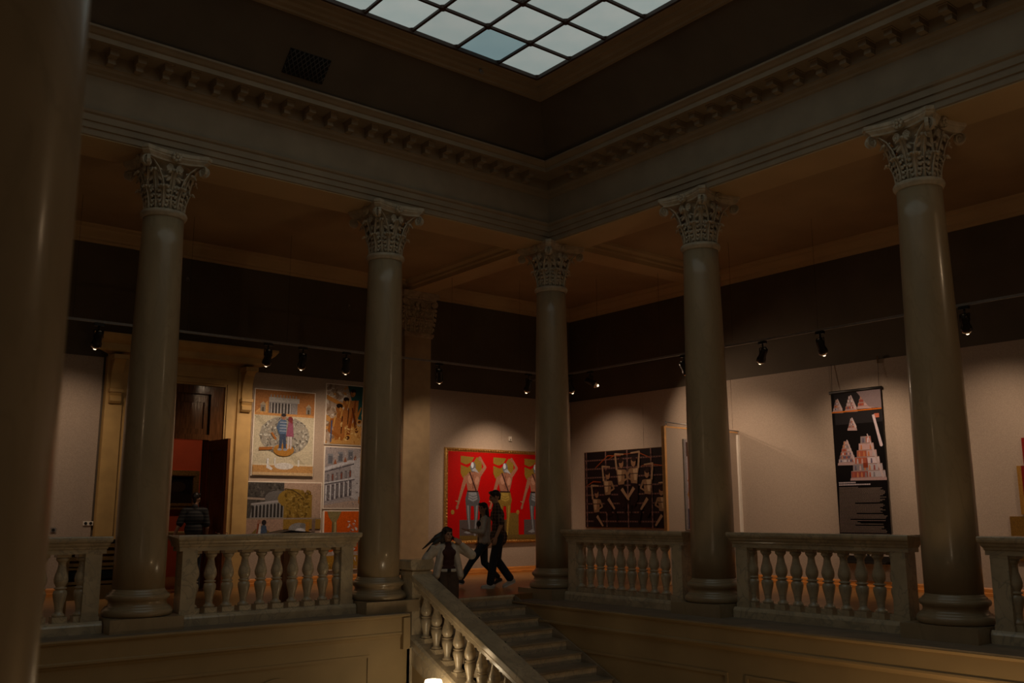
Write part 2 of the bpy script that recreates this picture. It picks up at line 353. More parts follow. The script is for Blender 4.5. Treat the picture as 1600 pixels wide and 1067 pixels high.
# raised panel borders on the lower walls
def border(name, a0, a1, fn, z0=-2.9, z1=-.66):
    f = MB()
    for p0, p1, q0, q1 in ((a0, a1, z1-.04, z1), (a0, a1, z0, z0+.04), (a0, a0+.04, z0+.04, z1-.04), (a1-.04, a1, z0+.04, z1-.04)):
        A = fn(p0, 0); B = fn(p1, .018); f.box(A[0], B[0], A[1], B[1], q0, q1)
    return f
for a0, a1 in ((-8.05, -4.15), (-12.3, -8.35)): struct('panel_border', border('b', a0, a1, lambda t, o: (t, LY-o)), MT['lower'], ll)
for a0, a1 in ((-4.6, -1.6), (-8.4, -4.9), (-12.2, -8.7)): struct('panel_border', border('b', a0, a1, lambda t, o: (RX-o, t), -2.9, -.75), MT['lower'], lr)
# round headed archway moulding in the left lower wall
f = MB(); n = 20; vs = []; fs = []
for k in range(n+1):
    a = PI*k/n
    for r, o in ((.44, 0), (.44, .035), (.36, .035), (.34, .015), (.34, 0)): vs.append((-5.62+r*math.cos(a), LY-o, -1.28+r*math.sin(a)))
for k in range(n):
    for q in range(4): fs.append((k*5+q, (k+1)*5+q, (k+1)*5+q+1, k*5+q+1))
f.add(vs, fs); f.box(-6.06, -5.96, LY-.035, LY, ZLOW, -1.28); f.box(-5.28, -5.18, LY-.035, LY, ZLOW, -1.28)
struct('arch_moulding', f, MT['lower'], ll)

# ------------------------------------------------------------------ the red room behind the doorway
f = MB(); f.box(-9, 0, 8.9, 9.1, 0, 5.2); struct('wall_back', f, MT['redwall'])
f = MB(); f.box(-9.2, -9, DL+.3, 9.1, 0, 5.2); struct('wall_red_room_left', f, MT['redwall'])
f = MB(); f.box(0, .2, DL+.3, 9.1, 0, 5.2); struct('wall_red_room_right', f, MT['redwall'])
f = MB(); f.box(-9.2, .2, DL, 9.1, -.12, -.001); struct('floor_red_room', f, MT['parquet'])
f = MB(); f.box(-9.2, .2, DL+.3, 9.1, 5.2, 5.3); struct('ceiling_red_room', f, MT['ceil'])
f = MB(); f.extrude([(0, .92), (.03, .92), (.05, .96), (.06, 1.0), (.04, 1.02), (0, 1.02)], lambda p, q, t: (t, 8.9-p, q), -9, 0); struct('trim_12', f, MT['portal'])
spot('red_room_spot', (-4.2, 6.6, 4.9), (-3.9, 8.9, 1.9), 60, SPOT_C, 110)

# ------------------------------------------------------------------ doorway: portal, dark wood frame, transom, leaves
d1 = tag(empty('door_1', (-5.33, DL, 0)), kind='structure')
def P(name, mb, m): return mb.build(name, m, d1)
y0 = DL
for sx in (0, 1):
    a, b = ((-6.74, -6.2), (-4.46, -3.92))[sx]
    f = MB(); f.box(a, b, y0-.10, y0, 0, 4.30)
    mid = (a+b)/2
    ox = (a, a+.30) if sx == 0 else (b-.30, b)
    f.box(ox[0], ox[1], y0-.16, y0-.10, 0, 4.30)
    ix = (b-.15, b-.03) if sx == 0 else (a+.03, a+.15)
    f.box(ix[0], ix[1], y0-.13, y0-.10, 0, 3.95)
    P('jamb', f, MT['portal'])
    f = MB(); f.box(ox[0]-.02, ox[1]+.02, y0-.2, y0, 0, .28); P('plinth', f, MT['portal'])
f = MB(); f.box(-6.2, -4.46, y0-.10, y0, DZ+.08, 4.30); f.box(-6.2+.05, -4.51, y0-.13, y0-.1, DZ+.12, DZ+.2); f.box(-6.2, -4.46, y0-.13, y0-.1, 4.05, 4.12); P('lintel', f, MT['portal'])
hp = [(0, 4.30), (.12, 4.30), (.14, 4.34), (.36, 4.37), (.38, 4.40), (.38, 4.50), (.46, 4.56), (.52, 4.64), (.52, 4.68), (0, 4.70)]
f = MB(); f.extrude(hp, lambda p, q, t: (t, y0-p, q), lambda p, q: -6.62-p*.95, lambda p, q: -4.04+p*.95); P('cornice_shelf', f, MT['portal'])
for cx in (-6.59, -4.07):
    cpf = [(0, 3.42), (.14, 3.42), (.20, 3.46), (.21, 3.52), (.17, 3.56), (.21, 3.60), (.22, 3.66), (.17, 3.70), (.18, 3.85), (.22, 4.0), (.30, 4.14), (.40, 4.22), (.44, 4.30), (0, 4.30)]
    f = MB(); f.extrude(cpf, lambda p, q, t: (t, y0-.1-p*.8, q), cx-.10, cx+.10)
    f.box(cx-.13, cx+.13, y0-.46, y0-.1, 4.22, 4.30); f.box(cx-.12, cx+.12, y0-.3, y0-.1, 3.62, 3.68)
    P('console', f, MT['portal'])
f = MB()   # dark wooden frame
for a, b in ((-6.2, DX0), (DX1, -4.46)): f.box(a, b, y0-.05, y0+.22, 0, DZ+.08)
f.box(DX0, DX1, y0-.05, y0+.22, DZ-.08, DZ+.08); f.box(DX0, DX1, y0-.05, y0+.22, 2.84, 2.94); P('door_frame', f, MT['dwood'])
f = MB(); f.box(DX0, DX1, y0+.08, y0+.13, 2.94, DZ-.08)
for a, b in ((DX0+.02, DX0+.1), (DX1-.1, DX1-.02)): f.box(a, b, y0+.04, y0+.08, 2.94, DZ-.08)
f.box(DX0+.1, DX1-.1, y0+.04, y0+.08, 2.94, 3.06); f.box(DX0+.1, DX1-.1, y0+.04, y0+.08, 3.58, DZ-.08); f.box(-5.37, -5.29, y0+.04, y0+.08, 3.06, 3.58)
P('transom_panel', f, MT['dwood'])
def leaf(hx_, ang, sgn):
    w, t, h = .86, .055, 2.82
    f = MB(); f.box(0, sgn*w, -t/2, t/2, .02, h)
    for z0, z1 in ((.2, .95), (1.15, 2.65)):
        for s_ in (-1, 1):
            for q0, q1, p0, p1 in ((.08, w-.08, z0, z0+.04), (.08, w-.08, z1-.04, z1), (.08, .12, z0, z1), (w-.12, w-.08, z0, z1)):
                f.box(sgn*q0, sgn*q1, s_*t/2, s_*(t/2+.015), p0, p1)
    o = link('door_leaf', f.mesh('door_leaf', MT['leafwood']), d1); o.location = (hx_+5.33, -.06, 0); o.rotation_euler = (0, 0, ang)
    h_ = MB(); h_.tube([(sgn*(w-.07), t/2, 1.05), (sgn*(w-.07), t/2+.06, 1.05), (sgn*(w-.2), t/2+.06, 1.07)], .012, 6); h_.tube([(sgn*(w-.07), -t/2, 1.05), (sgn*(w-.07), -t/2-.06, 1.05), (sgn*(w-.2), -t/2-.06, 1.07)], .012, 6)
    link('handle', h_.mesh('handle', MT['chrome']), o)
leaf(DX1+.02, math.radians(93), -1); leaf(DX0-.02, math.radians(-93), 1)

# ================================================================== COLUMNS
def leaf_mesh(name, h, w, r0, tip, m):
    """carved acanthus leaf: midrib, pairs of rounded lobes fanning outwards, tip curling over; faces -Y"""
    f = MB()
    def mid(t):      # (radius, height) along the leaf
        if t < .8: return r0+.012+.55*tip*(t/.8)**2.2, h*t/.8*.93
        a = (t-.8)/.2*PI*.95; return r0+.012+.55*tip+.24*tip*(1-math.cos(a)), h*(.93+.07*math.sin(a)-.05*(1-math.cos(a)))
    def P_(x, t, o=0): r, z = mid(t); return Vector((x, -(r+o), z))
    f.tube([P_(0, t, .010) for t in (0, .2, .4, .6, .76, .85, .93, 1)], [.020, .016, .014, .013, .013, .015, .015, .010], 6)
    rows = ((.10, .62, .8), (.27, .86, .9), (.45, 1.0, 1.0), (.63, 1.0, 1.0), (.79, .86, .9))
    for t, k, q in rows:
        for s_ in (-1, 1):
            sl = .35+.5*t
            R = Matrix.Rotation(s_*-.75, 3, 'Y') @ Matrix.Rotation(-.28*t, 3, 'X')
            c = P_(s_*w*.27*k, min(t+.03, .84), -.006); f.ball(c, (w*.125*q, .017, h*.115*q), 8, 5, R)
            c = P_(s_*w*.42*k, min(t+.07, .86), -.020); f.ball(c, (w*.095*q, .014, h*.080*q), 7, 4, Matrix.Rotation(s_*-1.1, 3, 'Y'))
    for s_ in (-1, 0, 1):
        f.ball(P_(s_*w*.17, .92, .0 if s_ else .006), (w*.12, .024, h*.045), 7, 5)
    # thin backing web
    vs = []; fs = []
    for t in (0, .25, .5, .72, .84):
        for x in (-1, 1): vs += [P_(x*w*.20*(.7+.3*t), t, -.008), P_(x*w*.20*(.7+.3*t), t, -.022)]
    for a in range(4):
        b = a*4; fs += [(b, b+2, b+6, b+4), (b+1, b+5, b+7, b+3), (b, b+4, b+5, b+1), (b+2, b+3, b+7, b+6)]
    fs += [(0, 1, 3, 2), (16, 18, 19, 17)]
    f.add(vs, fs)
    return f.mesh(name, m)
def volute_mesh(m, big=True):
    # spiral scroll in the local XZ plane, its eye at the origin, stem running back towards -X and down
    f = MB(); R = .085 if big else .055; d = .045 if big else .03
    pts = []
    if big: pts += [(-.30, -.30), (-.26, -.16), (-.19, -.03), (-.10, .055)]
    for k in range(22):
        a = PI*.55-k*PI*2*1.9/21; r = R*(1-.80*k/21); pts.append((r*math.cos(a), r*math.sin(a)))
    th = .017 if big else .012; n = len(pts); vs = []; fs = []
    for j, (x, z) in enumerate(pts):
        x0, z0 = pts[max(0, j-1)]; x1, z1 = pts[min(n-1, j+1)]; l = math.hypot(x1-x0, z1-z0) or 1; nx, nz = -(z1-z0)/l, (x1-x0)/l
        for q, e in ((-1, -1), (1, -1), (1, 1), (-1, 1)): vs.append((x+nx*q*th/2, e*d/2*(1.0 if j > 3 or not big else .7), z+nz*q*th/2))
    for j in range(n-1):
        for i in range(4): k = (i+1) % 4; fs.append((j*4+i, j*4+k, (j+1)*4+k, (j+1)*4+i))
    fs += [(3, 2, 1, 0), tuple((n-1)*4+i for i in range(4))]
    f.add(vs, fs, False)
    f.ball((0, 0, 0), (R*.3, d*.7, R*.3), 8, 5)
    # back web of the scroll
    ring = [(R*.82*math.cos(2*PI*i/12), R*.82*math.sin(2*PI*i/12)) for i in range(12)]
    f.extrude(ring, lambda p, q, t: (p, t, q), -d*.25, d*.25)
    return f.mesh('volute', m)
def rosette_mesh(m):
    f = MB(); ring = [(.075*math.cos(2*PI*i/14), .075*math.sin(2*PI*i/14)) for i in range(14)]
    f.extrude(ring, lambda p, q, t: (p, t, q), 0, -.03); vs = []
    for i in range(7): a = 2*PI*i/7; f.ball((.05*math.cos(a), -.04, .05*math.sin(a)), (.027, .016, .027), 6, 4)
    f.ball((0, -.05, 0), (.026, .02, .026), 8, 5)
    return f.mesh('rosette', m)
ST = MT['stone']; MT['pier'] = mat('pier_paint', (0.40, 0.30, 0.18), 0.6, var=0.08, scale=5)
LEAF1 = leaf_mesh('acanthus_leaf', .33, .195, .250, .13, ST)
LEAF2 = leaf_mesh('acanthus_leaf', .57, .215, .232, .20, ST)
VOL, HEL, ROS = volute_mesh(ST), volute_mesh(ST, False), rosette_mesh(ST)
def abacus_poly(h, cut, sag):
    pts = []
    for k in range(4):
        a = k*PI/2; c, s = math.cos(a), math.sin(a)
        for x, y in [(-h+cut, -h)]+[(-h+cut+(2*h-2*cut)*i/8, -h+sag*(1-((i-4)/4)**2)) for i in range(1, 8)]+[(h-cut, -h)]: pts.append((x*c-y*s, x*s+y*c))
    return pts
def abacus_mesh(m):
    f = MB(); lv = [(.44, 6.335), (.445, 6.36), (.47, 6.385), (.485, 6.40), (.485, 6.415), (.50, 6.43), (.50, ZC+.0)]
    vs = []; fs = []
    for h, z in lv: vs += [(x, y, z) for x, y in abacus_poly(h, .07, .10)]
    n = len(abacus_poly(.5, .07, .1))
    for j in range(len(lv)-1):
        for i in range(n): k = (i+1) % n; fs.append((j*n+i, j*n+k, (j+1)*n+k, (j+1)*n+i))
    fs += [tuple(range(n-1, -1, -1)), tuple((len(lv)-1)*n+i for i in range(n))]
    return f.add(vs, fs).mesh('abacus', m)
ABA = abacus_mesh(ST)
def make_column():
    t = empty('column')
    f = MB(); f.box(-.47, .47, -.47, .47, -.098, .08); f.build('plinth', MT['shaft'], t)
    base = [(.415, .08), (.438, .092), (.448, .115), (.450, .135), (.442, .162), (.422, .185), (.410, .19), (.410, .203), (.392, .208), (.375, .225), (.366, .25), (.368, .275), (.382, .293), (.396, .297), (.396, .305), (.404, .315), (.407, .332), (.402, .352), (.388, .365), (.368, .368), (.368, .385), (.352, .395), (.340, .41), (.334, .43)]
    f = MB(); f.lathe(base, 48); f.build('base', MT['shaft'], t)
    sh = []
    for k in range(13):
        u = k/12; r = .333-.053*max(0, (u-.25)/.75)**1.5; sh.append((r, .42+u*(5.58-.42)))
    f = MB(); f.lathe(sh, 48); f.build('shaft', MT['shaft'], t)
    f = MB(); f.lathe([(.281, 5.565), (.30, 5.575), (.30, 5.59), (.318, 5.605), (.322, 5.635), (.310, 5.662), (.285, 5.67)], 40); f.build('astragal', ST, t)
    c = MB().lathe([(.215, 5.66), (.215, 5.95), (.225, 6.12), (.27, 6.26), (.33, 6.335), (.34, 6.34)], 24).build('capital', ST, t)
    for k in range(8):
        o = link('acanthus_leaf', LEAF1, c); o.location = (0, 0, 5.665); o.rotation_euler = (0, 0, k*PI/4+PI/8)
        o = link('acanthus_leaf', LEAF2, c); o.location = (0, 0, 5.665); o.rotation_euler = (0, 0, k*PI/4)
    for k in range(4):
        a = k*PI/2
        for s in (-1, 1):
            o = link('volute', VOL, c)
            p = Vector((s*.405, -.385, 6.265)); p.rotate(Matrix.Rotation(a, 3, 'Z')); o.location = p
            o.rotation_euler = (0, 0, a+(s*math.radians(-18)) + (0 if s > 0 else 0)); o.scale = (s, 1, 1)
            o = link('helix', HEL, c); p = Vector((s*.075, -.345, 6.25)); p.rotate(Matrix.Rotation(a, 3, 'Z')); o.location = p; o.rotation_euler = (0, 0, a); o.scale = (-s, 1, 1)
        o = link('rosette', ROS, c); p = Vector((0, -.385, 6.40)); p.rotate(Matrix.Rotation(a, 3, 'Z')); o.location = p; o.rotation_euler = (0, 0, a)
    link('abacus', ABA, c)
    return t
col0 = make_column()
CG = None
spots_ = [((-2*S, 0), 'marble column with carved capital in front of the cream doorway'),
          ((-S, 0), 'marble column with carved capital directly left of the stair newel'),
          ((0, 0), 'marble corner column where the two rows of columns meet, right of the red painting'),
          ((0, -S), 'marble column with carved capital partly hiding the white partition panel'),
          ((0, -2*S), 'marble column with carved capital right of the tall black banner'),
          ((-11.10, -9.78), 'blurred dark column close to the camera at the left picture edge')]
for i, (p, lb) in enumerate(spots_):
    t = col0 if i == 0 else copy_tree(col0)
    t.location = (p[0], p[1], 0); tag(t, lb, 'column')
# pier on the wall behind the corner column
def pier_leaf(h, w, tip): return leaf_mesh('acanthus_leaf', h, w, 0.0, tip, ST)
PL1, PL2 = pier_leaf(.34, .22, .09), pier_leaf(.56, .2, .12)
def make_pier():
    t = empty('pilaster')
    f = MB(); f.box(-.355, .355, -.22, 0, .24, 5.42); f.build('shaft', MT['pier'], t)
    f = MB(); f.box(-.39, .39, -.32, 0, 0, .12); f.extrude([(0, .12), (.30, .12), (.31, .15), (.27, .19), (.27, .21), (.24, .24), (0, .24)], lambda p, q, s: (s, -p, q), lambda p, q: -.075-p, lambda p, q: .075+p); f.build('base', MT['pier'], t)
    f = MB(); f.box(-.385, .385, -.25, 0, 5.42, 5.46); f.box(-.405, .405, -.27, 0, 5.46, 5.52); f.build('astragal', ST, t)
    c = MB().box(-.36, .36, -.22, 0, 5.52, 6.3).build('capital', ST, t)
    for x in (-.245, 0, .245): o = link('acanthus_leaf', PL1, c); o.location = (x, -.222, 5.52)
    for x in (-.37, -.125, .125, .37): o = link('acanthus_leaf', PL2, c); o.location = (x, -.215, 5.56)
    for s in (-1, 1):
        o = link('acanthus_leaf', PL1, c); o.location = (s*.365, -.12, 5.52); o.rotation_euler = (0, 0, s*PI/2)
        o = link('volute', VOL, c); o.location = (s*.40, -.29, 6.22); o.scale = (s, 1, 1)
        o = link('helix', HEL, c); o.location = (s*.075, -.27, 6.18); o.scale = (-s, 1, 1)
    o = link('rosette', ROS, c); o.location = (0, -.31, 6.36)
    f = MB(); f.box(-.44, .44, -.30, 0, 6.30, 6.35); f.box(-.49, .49, -.35, 0, 6.35, ZC); f.build('abacus', ST, c)
    return t
pi0 = make_pier(); pi0.location = (0, DL-.001, 0); tag(pi0, 'flat cream wall pilaster with carved capital left of the red painting', 'pilaster')

# ================================================================== BALUSTRADES
def baluster_mesh(h=.87):
    pr = [(.0, .075), (.025, .078), (.045, .07), (.06, .052), (.10, .047), (.20, .058), (.31, .078), (.38, .087), (.43, .080), (.455, .058), (.462, .056), (.466, .074), (.478, .080), (.492, .074), (.496, .055),
          (.52, .062), (.57, .082), (.63, .088), (.70, .078), (.79, .057), (.87, .047), (.91, .048), (.935, .064), (.955, .076), (.97, .078), (1.0, .078)]
    f = MB(); z0, z1 = .075, h-.06
    f.lathe([(r, z0+t*(z1-z0)) for t, r in pr], 18); f.frustum(.088, 0, .088, .075); f.frustum(.085, h-.06, .085, h)
    return f.mesh('baluster', MT['balu'])
BAL, BALS = baluster_mesh(), baluster_mesh(.80)
railp = [(-.13, .90), (.13, .90), (.13, .955), (.145, .965), (.15, .985), (.175, 1.01), (.18, 1.035), (.205, 1.05), (.215, 1.075), (.215, 1.105), (.205, 1.118), (-.205, 1.118), (-.215, 1.105), (-.215, 1.075), (-.205, 1.05), (-.18, 1.035), (-.175, 1.01), (-.15, .985), (-.145, .965), (-.13, .955)]
def make_balustrade():
    t = empty('balustrade')
    # along local X, centred
    f = MB(); f.extrude(railp, lambda p, q, s: (s, p, q), lambda p, q: -1.295-abs(p)*.6, lambda p, q: 1.295+abs(p)*.6); f.build('rail', MT['balu'], t)
    f = MB(); f.extrude([(-.18, -.10), (.18, -.10), (.18, .0), (.165, .025), (.14, .05), (-.14, .05), (-.165, .025), (-.18, 0)], lambda p, q, s: (s, p, q), -1.37, 1.37); f.build('base', MT['balu'], t)
    for s in (-1, 1):
        f = MB(); f.box(s*1.325, s*1.12, -.125, .125, .05, .90); f.box(s*1.335, s*1.11, -.135, .135, .05, .11); f.build('post', MT['balu'], t)
    for k in range(10): o = link('baluster', BAL, t); o.location = (-1.125+.25*k, 0, .05)
    return t
b0 = make_balustrade()
bs = [((-1.5*S, 0), 0, 'marble balustrade below the group of pictures on the left wall'),
      ((-2.5*S, 0), 0, 'marble balustrade at the far left, between blurred column and doorway column'),
      ((0, -.5*S), PI/2, 'marble balustrade below the dark picture of men on ropes'),
      ((0, -1.5*S), PI/2, 'marble balustrade below the tall black banner'),
      ((0, -2.5*S), PI/2, 'marble balustrade cut off by the right picture edge')]
for i, (p, a, lb) in enumerate(bs):
    t = b0 if i == 0 else copy_tree(b0)
    t.location = (p[0], p[1], 0); t.rotation_euler = (0, 0, a); tag(t, lb, 'balustrade')

# ================================================================== STAIRS
RUN, RISE, NST = .35, .157, 21
SX0, SX1, SY0 = -2.985, -.93, .05
stair = empty('staircase', (-2.0, 0, ZLOW), label='marble staircase going down from the gallery beside the right lower wall', cat='stairs')
for k in range(NST):
    z = -RISE*(k+1); ya = SY0-RUN*k
    f = MB(); f.box(SX0+.01, SX1, ya-RUN+.002, ya+.3, ZLOW if k > NST-3 else z-.55, z-.035)
    st = f.build('step', MT['step'], stair)
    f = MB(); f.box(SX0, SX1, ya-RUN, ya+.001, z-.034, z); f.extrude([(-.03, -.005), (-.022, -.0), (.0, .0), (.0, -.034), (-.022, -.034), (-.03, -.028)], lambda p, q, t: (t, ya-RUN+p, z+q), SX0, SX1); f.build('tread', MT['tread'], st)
    if k < 12:
        g = MB()
        g.lathe([(.0, 0), (.034, .002), (.038, .014), (.026, .026), (0, .028)], 10, (-1.98, ya-.035, z), cap=False); g.build('stair_rod_eyelet', MT['black'], st)
f = MB(); f.box(SX0, SX1, .052, .09, -.12, 0); f.box(SX0, SX1, .0, .09, -.035, .0); f.box(SX0, SX1, .03, .3, -.5, -.035); f.build('landing_edge', MT['step'], stair)
# skirting along the right wall
pts = [(SY0-.05, -.02), (SY0-.05, -.6), (SY0-RUN*NST, -RISE*NST-.3), (SY0-RUN*NST, -RISE*NST+.0), (SY0-.32, -RISE+.03)]
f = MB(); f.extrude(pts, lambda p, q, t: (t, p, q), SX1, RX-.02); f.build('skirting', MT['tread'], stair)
# stair balustrade: everything follows the pitch
PITCH = RISE/RUN
def pz(y): return PITCH*(y-SY0)
sb = empty('stair_balustrade', (-3.18, 0, ZLOW), label='sloping marble balustrade with newel post beside the stairs', cat='balustrade')
YA, YB = -.42, -6.9
rp = [(-.14, -.20), (.14, -.20), (.145, -.145), (.16, -.125), (.175, -.10), (.18, -.02), (.165, 0), (-.165, 0), (-.18, -.02), (-.175, -.10), (-.16, -.125), (-.145, -.145)]
f = MB(); f.extrude(rp, lambda p, q, t: (-3.175+p, t, pz(t)+.69+q), YA, YB); f.build('rail', MT['balu'], sb)
cpp = [(-.24, -.60), (.17, -.60), (.17, -.26), (.15, -.235), (-.18, -.235), (-.22, -.26), (-.22, -.34), (-.24, -.36)]
f = MB(); f.extrude(cpp, lambda p, q, t: (-3.175+p, t, pz(t)+q), -.02, YB); f.build('sloping_base', MT['balu'], sb)
f = MB(); f.extrude([(.0, -.45), (.0, ZLOW), (YB, ZLOW), (YB, pz(YB)-.5)], lambda p, q, t: (t, p, q), -3.40, -3.03); f.build('string_wall', MT['lower'], sb)
f = MB(); f.box(-3.34, -3.0, -.44, -.10, -.62, .53); f.box(-3.36, -2.98, -.46, -.08, .44, .50)
f.extrude([(-.20, .53), (-.215, .56), (-.22, .66), (-.20, .685), (.20, .685), (.22, .66), (.215, .56), (.20, .53)], lambda p, q, t: (-3.175+p, t, q), -.47, -.06); f.build('newel_post', MT['balu'], sb)
f = MB(); f.box(-3.35, -3.0, YB-.35, YB, ZLOW, pz(YB)+.95); f.build('newel_post', MT['balu'], sb)
k = 0; y = -.60
while y > YB+.15:
    o = link('baluster', BALS, sb); o.location = (0, y, pz(y)-.28-ZLOW); y -= .292
# carved bracket at the top of the string wall, against the lower wall
f = MB(); f.extrude([(-.5, -.62), (-.05, -.62), (-.12, -.74), (-.2, -.95), (-.33, -1.12), (-.5, -1.16)], lambda p, q, t: (t, p-.06, q), -3.50, -3.38); f.build('scroll_bracket', MT['balu'], sb)

# lamp standing in the lower hall next to the stairs
lamp = empty('standing_lamp', (-3.78, -1.71, ZLOW), label='glowing lamp standing below, outside the stair balustrade, at the bottom picture edge', cat='lamp')
lx, ly = -3.78, -1.71
f = MB(); f.lathe([(.20, 0), (.20, .03), (.15, .06), (.08, .10), (.05, .16), (.03, .2), (.025, .22)], 24, (lx, ly, ZLOW)); f.build('foot', MT['dmetal'], lamp)
f = MB(); f.lathe([(.022, .2), (.022, 1.0), (.035, 1.02), (.035, 1.06), (.022, 1.08), (.022, 2.08), (.05, 2.12), (.08, 2.16)], 14, (lx, ly, ZLOW)); f.build('pole', MT['dmetal'], lamp)
f = MB(); f.lathe([(.075, 2.16), (.10, 2.20), (.125, 2.36), (.125, 2.46), (.115, 2.49), (.06, 2.50)], 24, (lx, ly, ZLOW)); f.build('shade', MT['lampglow'], lamp)
point('standing_lamp_light', (lx, ly, -.72), 3, (1.0, 0.72, 0.42), .1)

# ================================================================== TRACK LIGHTS
def track(name, a, b, label):
    t = empty(name, a, label=label, cat='light rail')
    d = (Vector(b)-Vector(a)); ang = math.atan2(d.y, d.x); n = d.normalized()
    f = MB(); vx = Vector((-n.y, n.x, 0))*.022
    f.extrude([(-1, -.02), (1, -.02), (1, .02), (-1, .02)], lambda p, q, s: tuple(Vector(a)+n*s+vx*p+Vector((0, 0, q))), 0, d.length); f.build('rail', MT['grey'], t)
    s = .4
    while s < d.length:
        p = Vector(a)+n*s; f = MB(); f.tube([p+Vector((0, 0, .02)), (p.x, p.y, ZCEIL)], .0025, 5); f.build('suspension_wire', MT['dmetal'], t); s += 1.9
    return t
def slide(p, ax, v):      # same sight line, other distance from the wall
    k = (v-CAM[ax])/(p[ax]-CAM[ax]); return tuple(CAM[i]+(p[i]-CAM[i])*k for i in range(3))
TRK = 3.05
TZ = 4.68
track('light_rail', (-12, TRK, 4.58), (TRK-.08, TRK, 4.58), 'long thin light rail hanging along the left gallery')
track('light_rail', (TRK, 4.2, 4.63), (TRK, -12, 4.63), 'long thin light rail hanging along the right gallery')
def make_spot():
    t = empty('spotlight')
    f = MB(); f.box(-.06, .06, -.022, .022, -.055, -.02); f.build('adapter', MT['dmetal'], t)
    f = MB(); f.tube([(0, 0, -.05), (0, 0, -.11)], .012, 6); f.tube([(-.055, 0, -.11), (.055, 0, -.11)], .008, 6); f.tube([(-.055, 0, -.11), (-.055, 0, -.2)], .007, 6); f.tube([(.055, 0, -.11), (.055, 0, -.2)], .007, 6); f.build('yoke', MT['dmetal'], t)
    h = MB().lathe([(.02, .09), (.045, .085), (.05, .05), (.05, -.04), (.062, -.07), (.066, -.11), (.058, -.11), (.04, -.05)], 16, cap=False).build('housing', MT['dmetal'], t)
    h.location = (0, 0, -.2)
    f = MB(); f.lathe([(.056, -.108), (.062, -.118), (.052, -.135), (.03, -.15), (.0, -.155)], 16, cap=False); f.build('reflector', MT['chrome'], h)
    f = MB(); f.ball((0, 0, -.15), .022, 8, 6); f.build('bulb', MT['bulb'], h)
    return t
sp0 = make_spot(); first = True
def place_spot(x, y, z, wall, tgt, label, watts=SPOT_W, tilt=None, size=106):
    global first
    if wall == 'L': x, y, z = slide((x, y, z), 1, TRK); z = 4.58
    else: x, y, z = slide((x, y, z), 0, TRK); z = 4.63
    t = sp0 if first else copy_tree(sp0); first = False
    t.location = (x, y, z); rz = 0 if wall == 'L' else -PI/2
    t.rotation_euler = (0, 0, rz); t.scale = (1.35, 1.35, 1.35); tag(t, label, 'spotlight')
    h = [c for c in bpy.data.objects if c.parent == t and c.name.startswith('housing')][0]
    # local frame: wall lies at +Y, lamp tilts towards the target
    d = Vector(tgt)-Vector((x, y, z-.2)); d.rotate(Matrix.Rotation(-rz, 3, 'Z'))
    h.rotation_euler = (-d).to_track_quat('Z', 'Y').to_euler()
    if watts:
        dn = (Vector(tgt)-Vector((x, y, z-.27))).normalized()
        spot('spotlight_beam', Vector((x, y, z-.27))+dn*.26, tgt, watts, SPOT_C, size)
y, z = 3.6, TZ
place_spot(-9.4, y, z, 'L', (-9.2, DL, 1.5), 'gallery spotlight hidden behind the blurred column', 85)
place_spot(-7.24, y, z, 'L', (-7.5, DL, 1.8), 'small bright spotlight in front of the left end of the doorway cornice', 60)
place_spot(-4.13, y, z, 'L', (-4.0, DL, 1.8), 'small bright spotlight at the right end of the doorway cornice', 50)
place_spot(-3.4, y, z, 'L', (-3.2, DL, 1.7), 'spotlight above the picture of a couple under a portico', 100)
place_spot(-2.43, y, z, 'L', (-1.9, DL, 1.7), 'spotlight above the picture of saxophone players', 100)
place_spot(-.14, y, z, 'L', (0.9, DL, 1.5), 'dim spotlight right of the pilaster capital', 60)
place_spot(2.41, y, z, 'L', (2.3, DL, 1.15), 'spotlight just left of the corner column', 225, None, 92)
x, z = 3.6, TZ+.07
place_spot(x, 3.47, z, 'R', (DR, 3.2, 1.5), 'spotlight half hidden by the right side of the corner column', 90)
place_spot(x, 2.74, z, 'R', (DR-.2, -1.5, 2.3), 'slim spotlight hanging right of the corner column', 200)
place_spot(x, -.16, z, 'R', (DR, -.9, 1.6), 'spotlight hidden behind the column before the partition', 60)
place_spot(x, -2.19, z, 'R', (DR-.9, -.6, 1.9), 'larger tilted spotlight right of the column before the partition', 130)
place_spot(x, -3.48, z, 'R', (DR, -3.6, 1.5), 'spotlight above and left of the tall black banner', 150)
place_spot(x, -6.17, z, 'R', (DR, -5.9, 1.5), 'spotlight peeking out right of the column beside the banner')
place_spot(x, -8.2, z, 'R', (DR, -8.0, 1.5), 'gallery spotlight beyond the right picture edge')

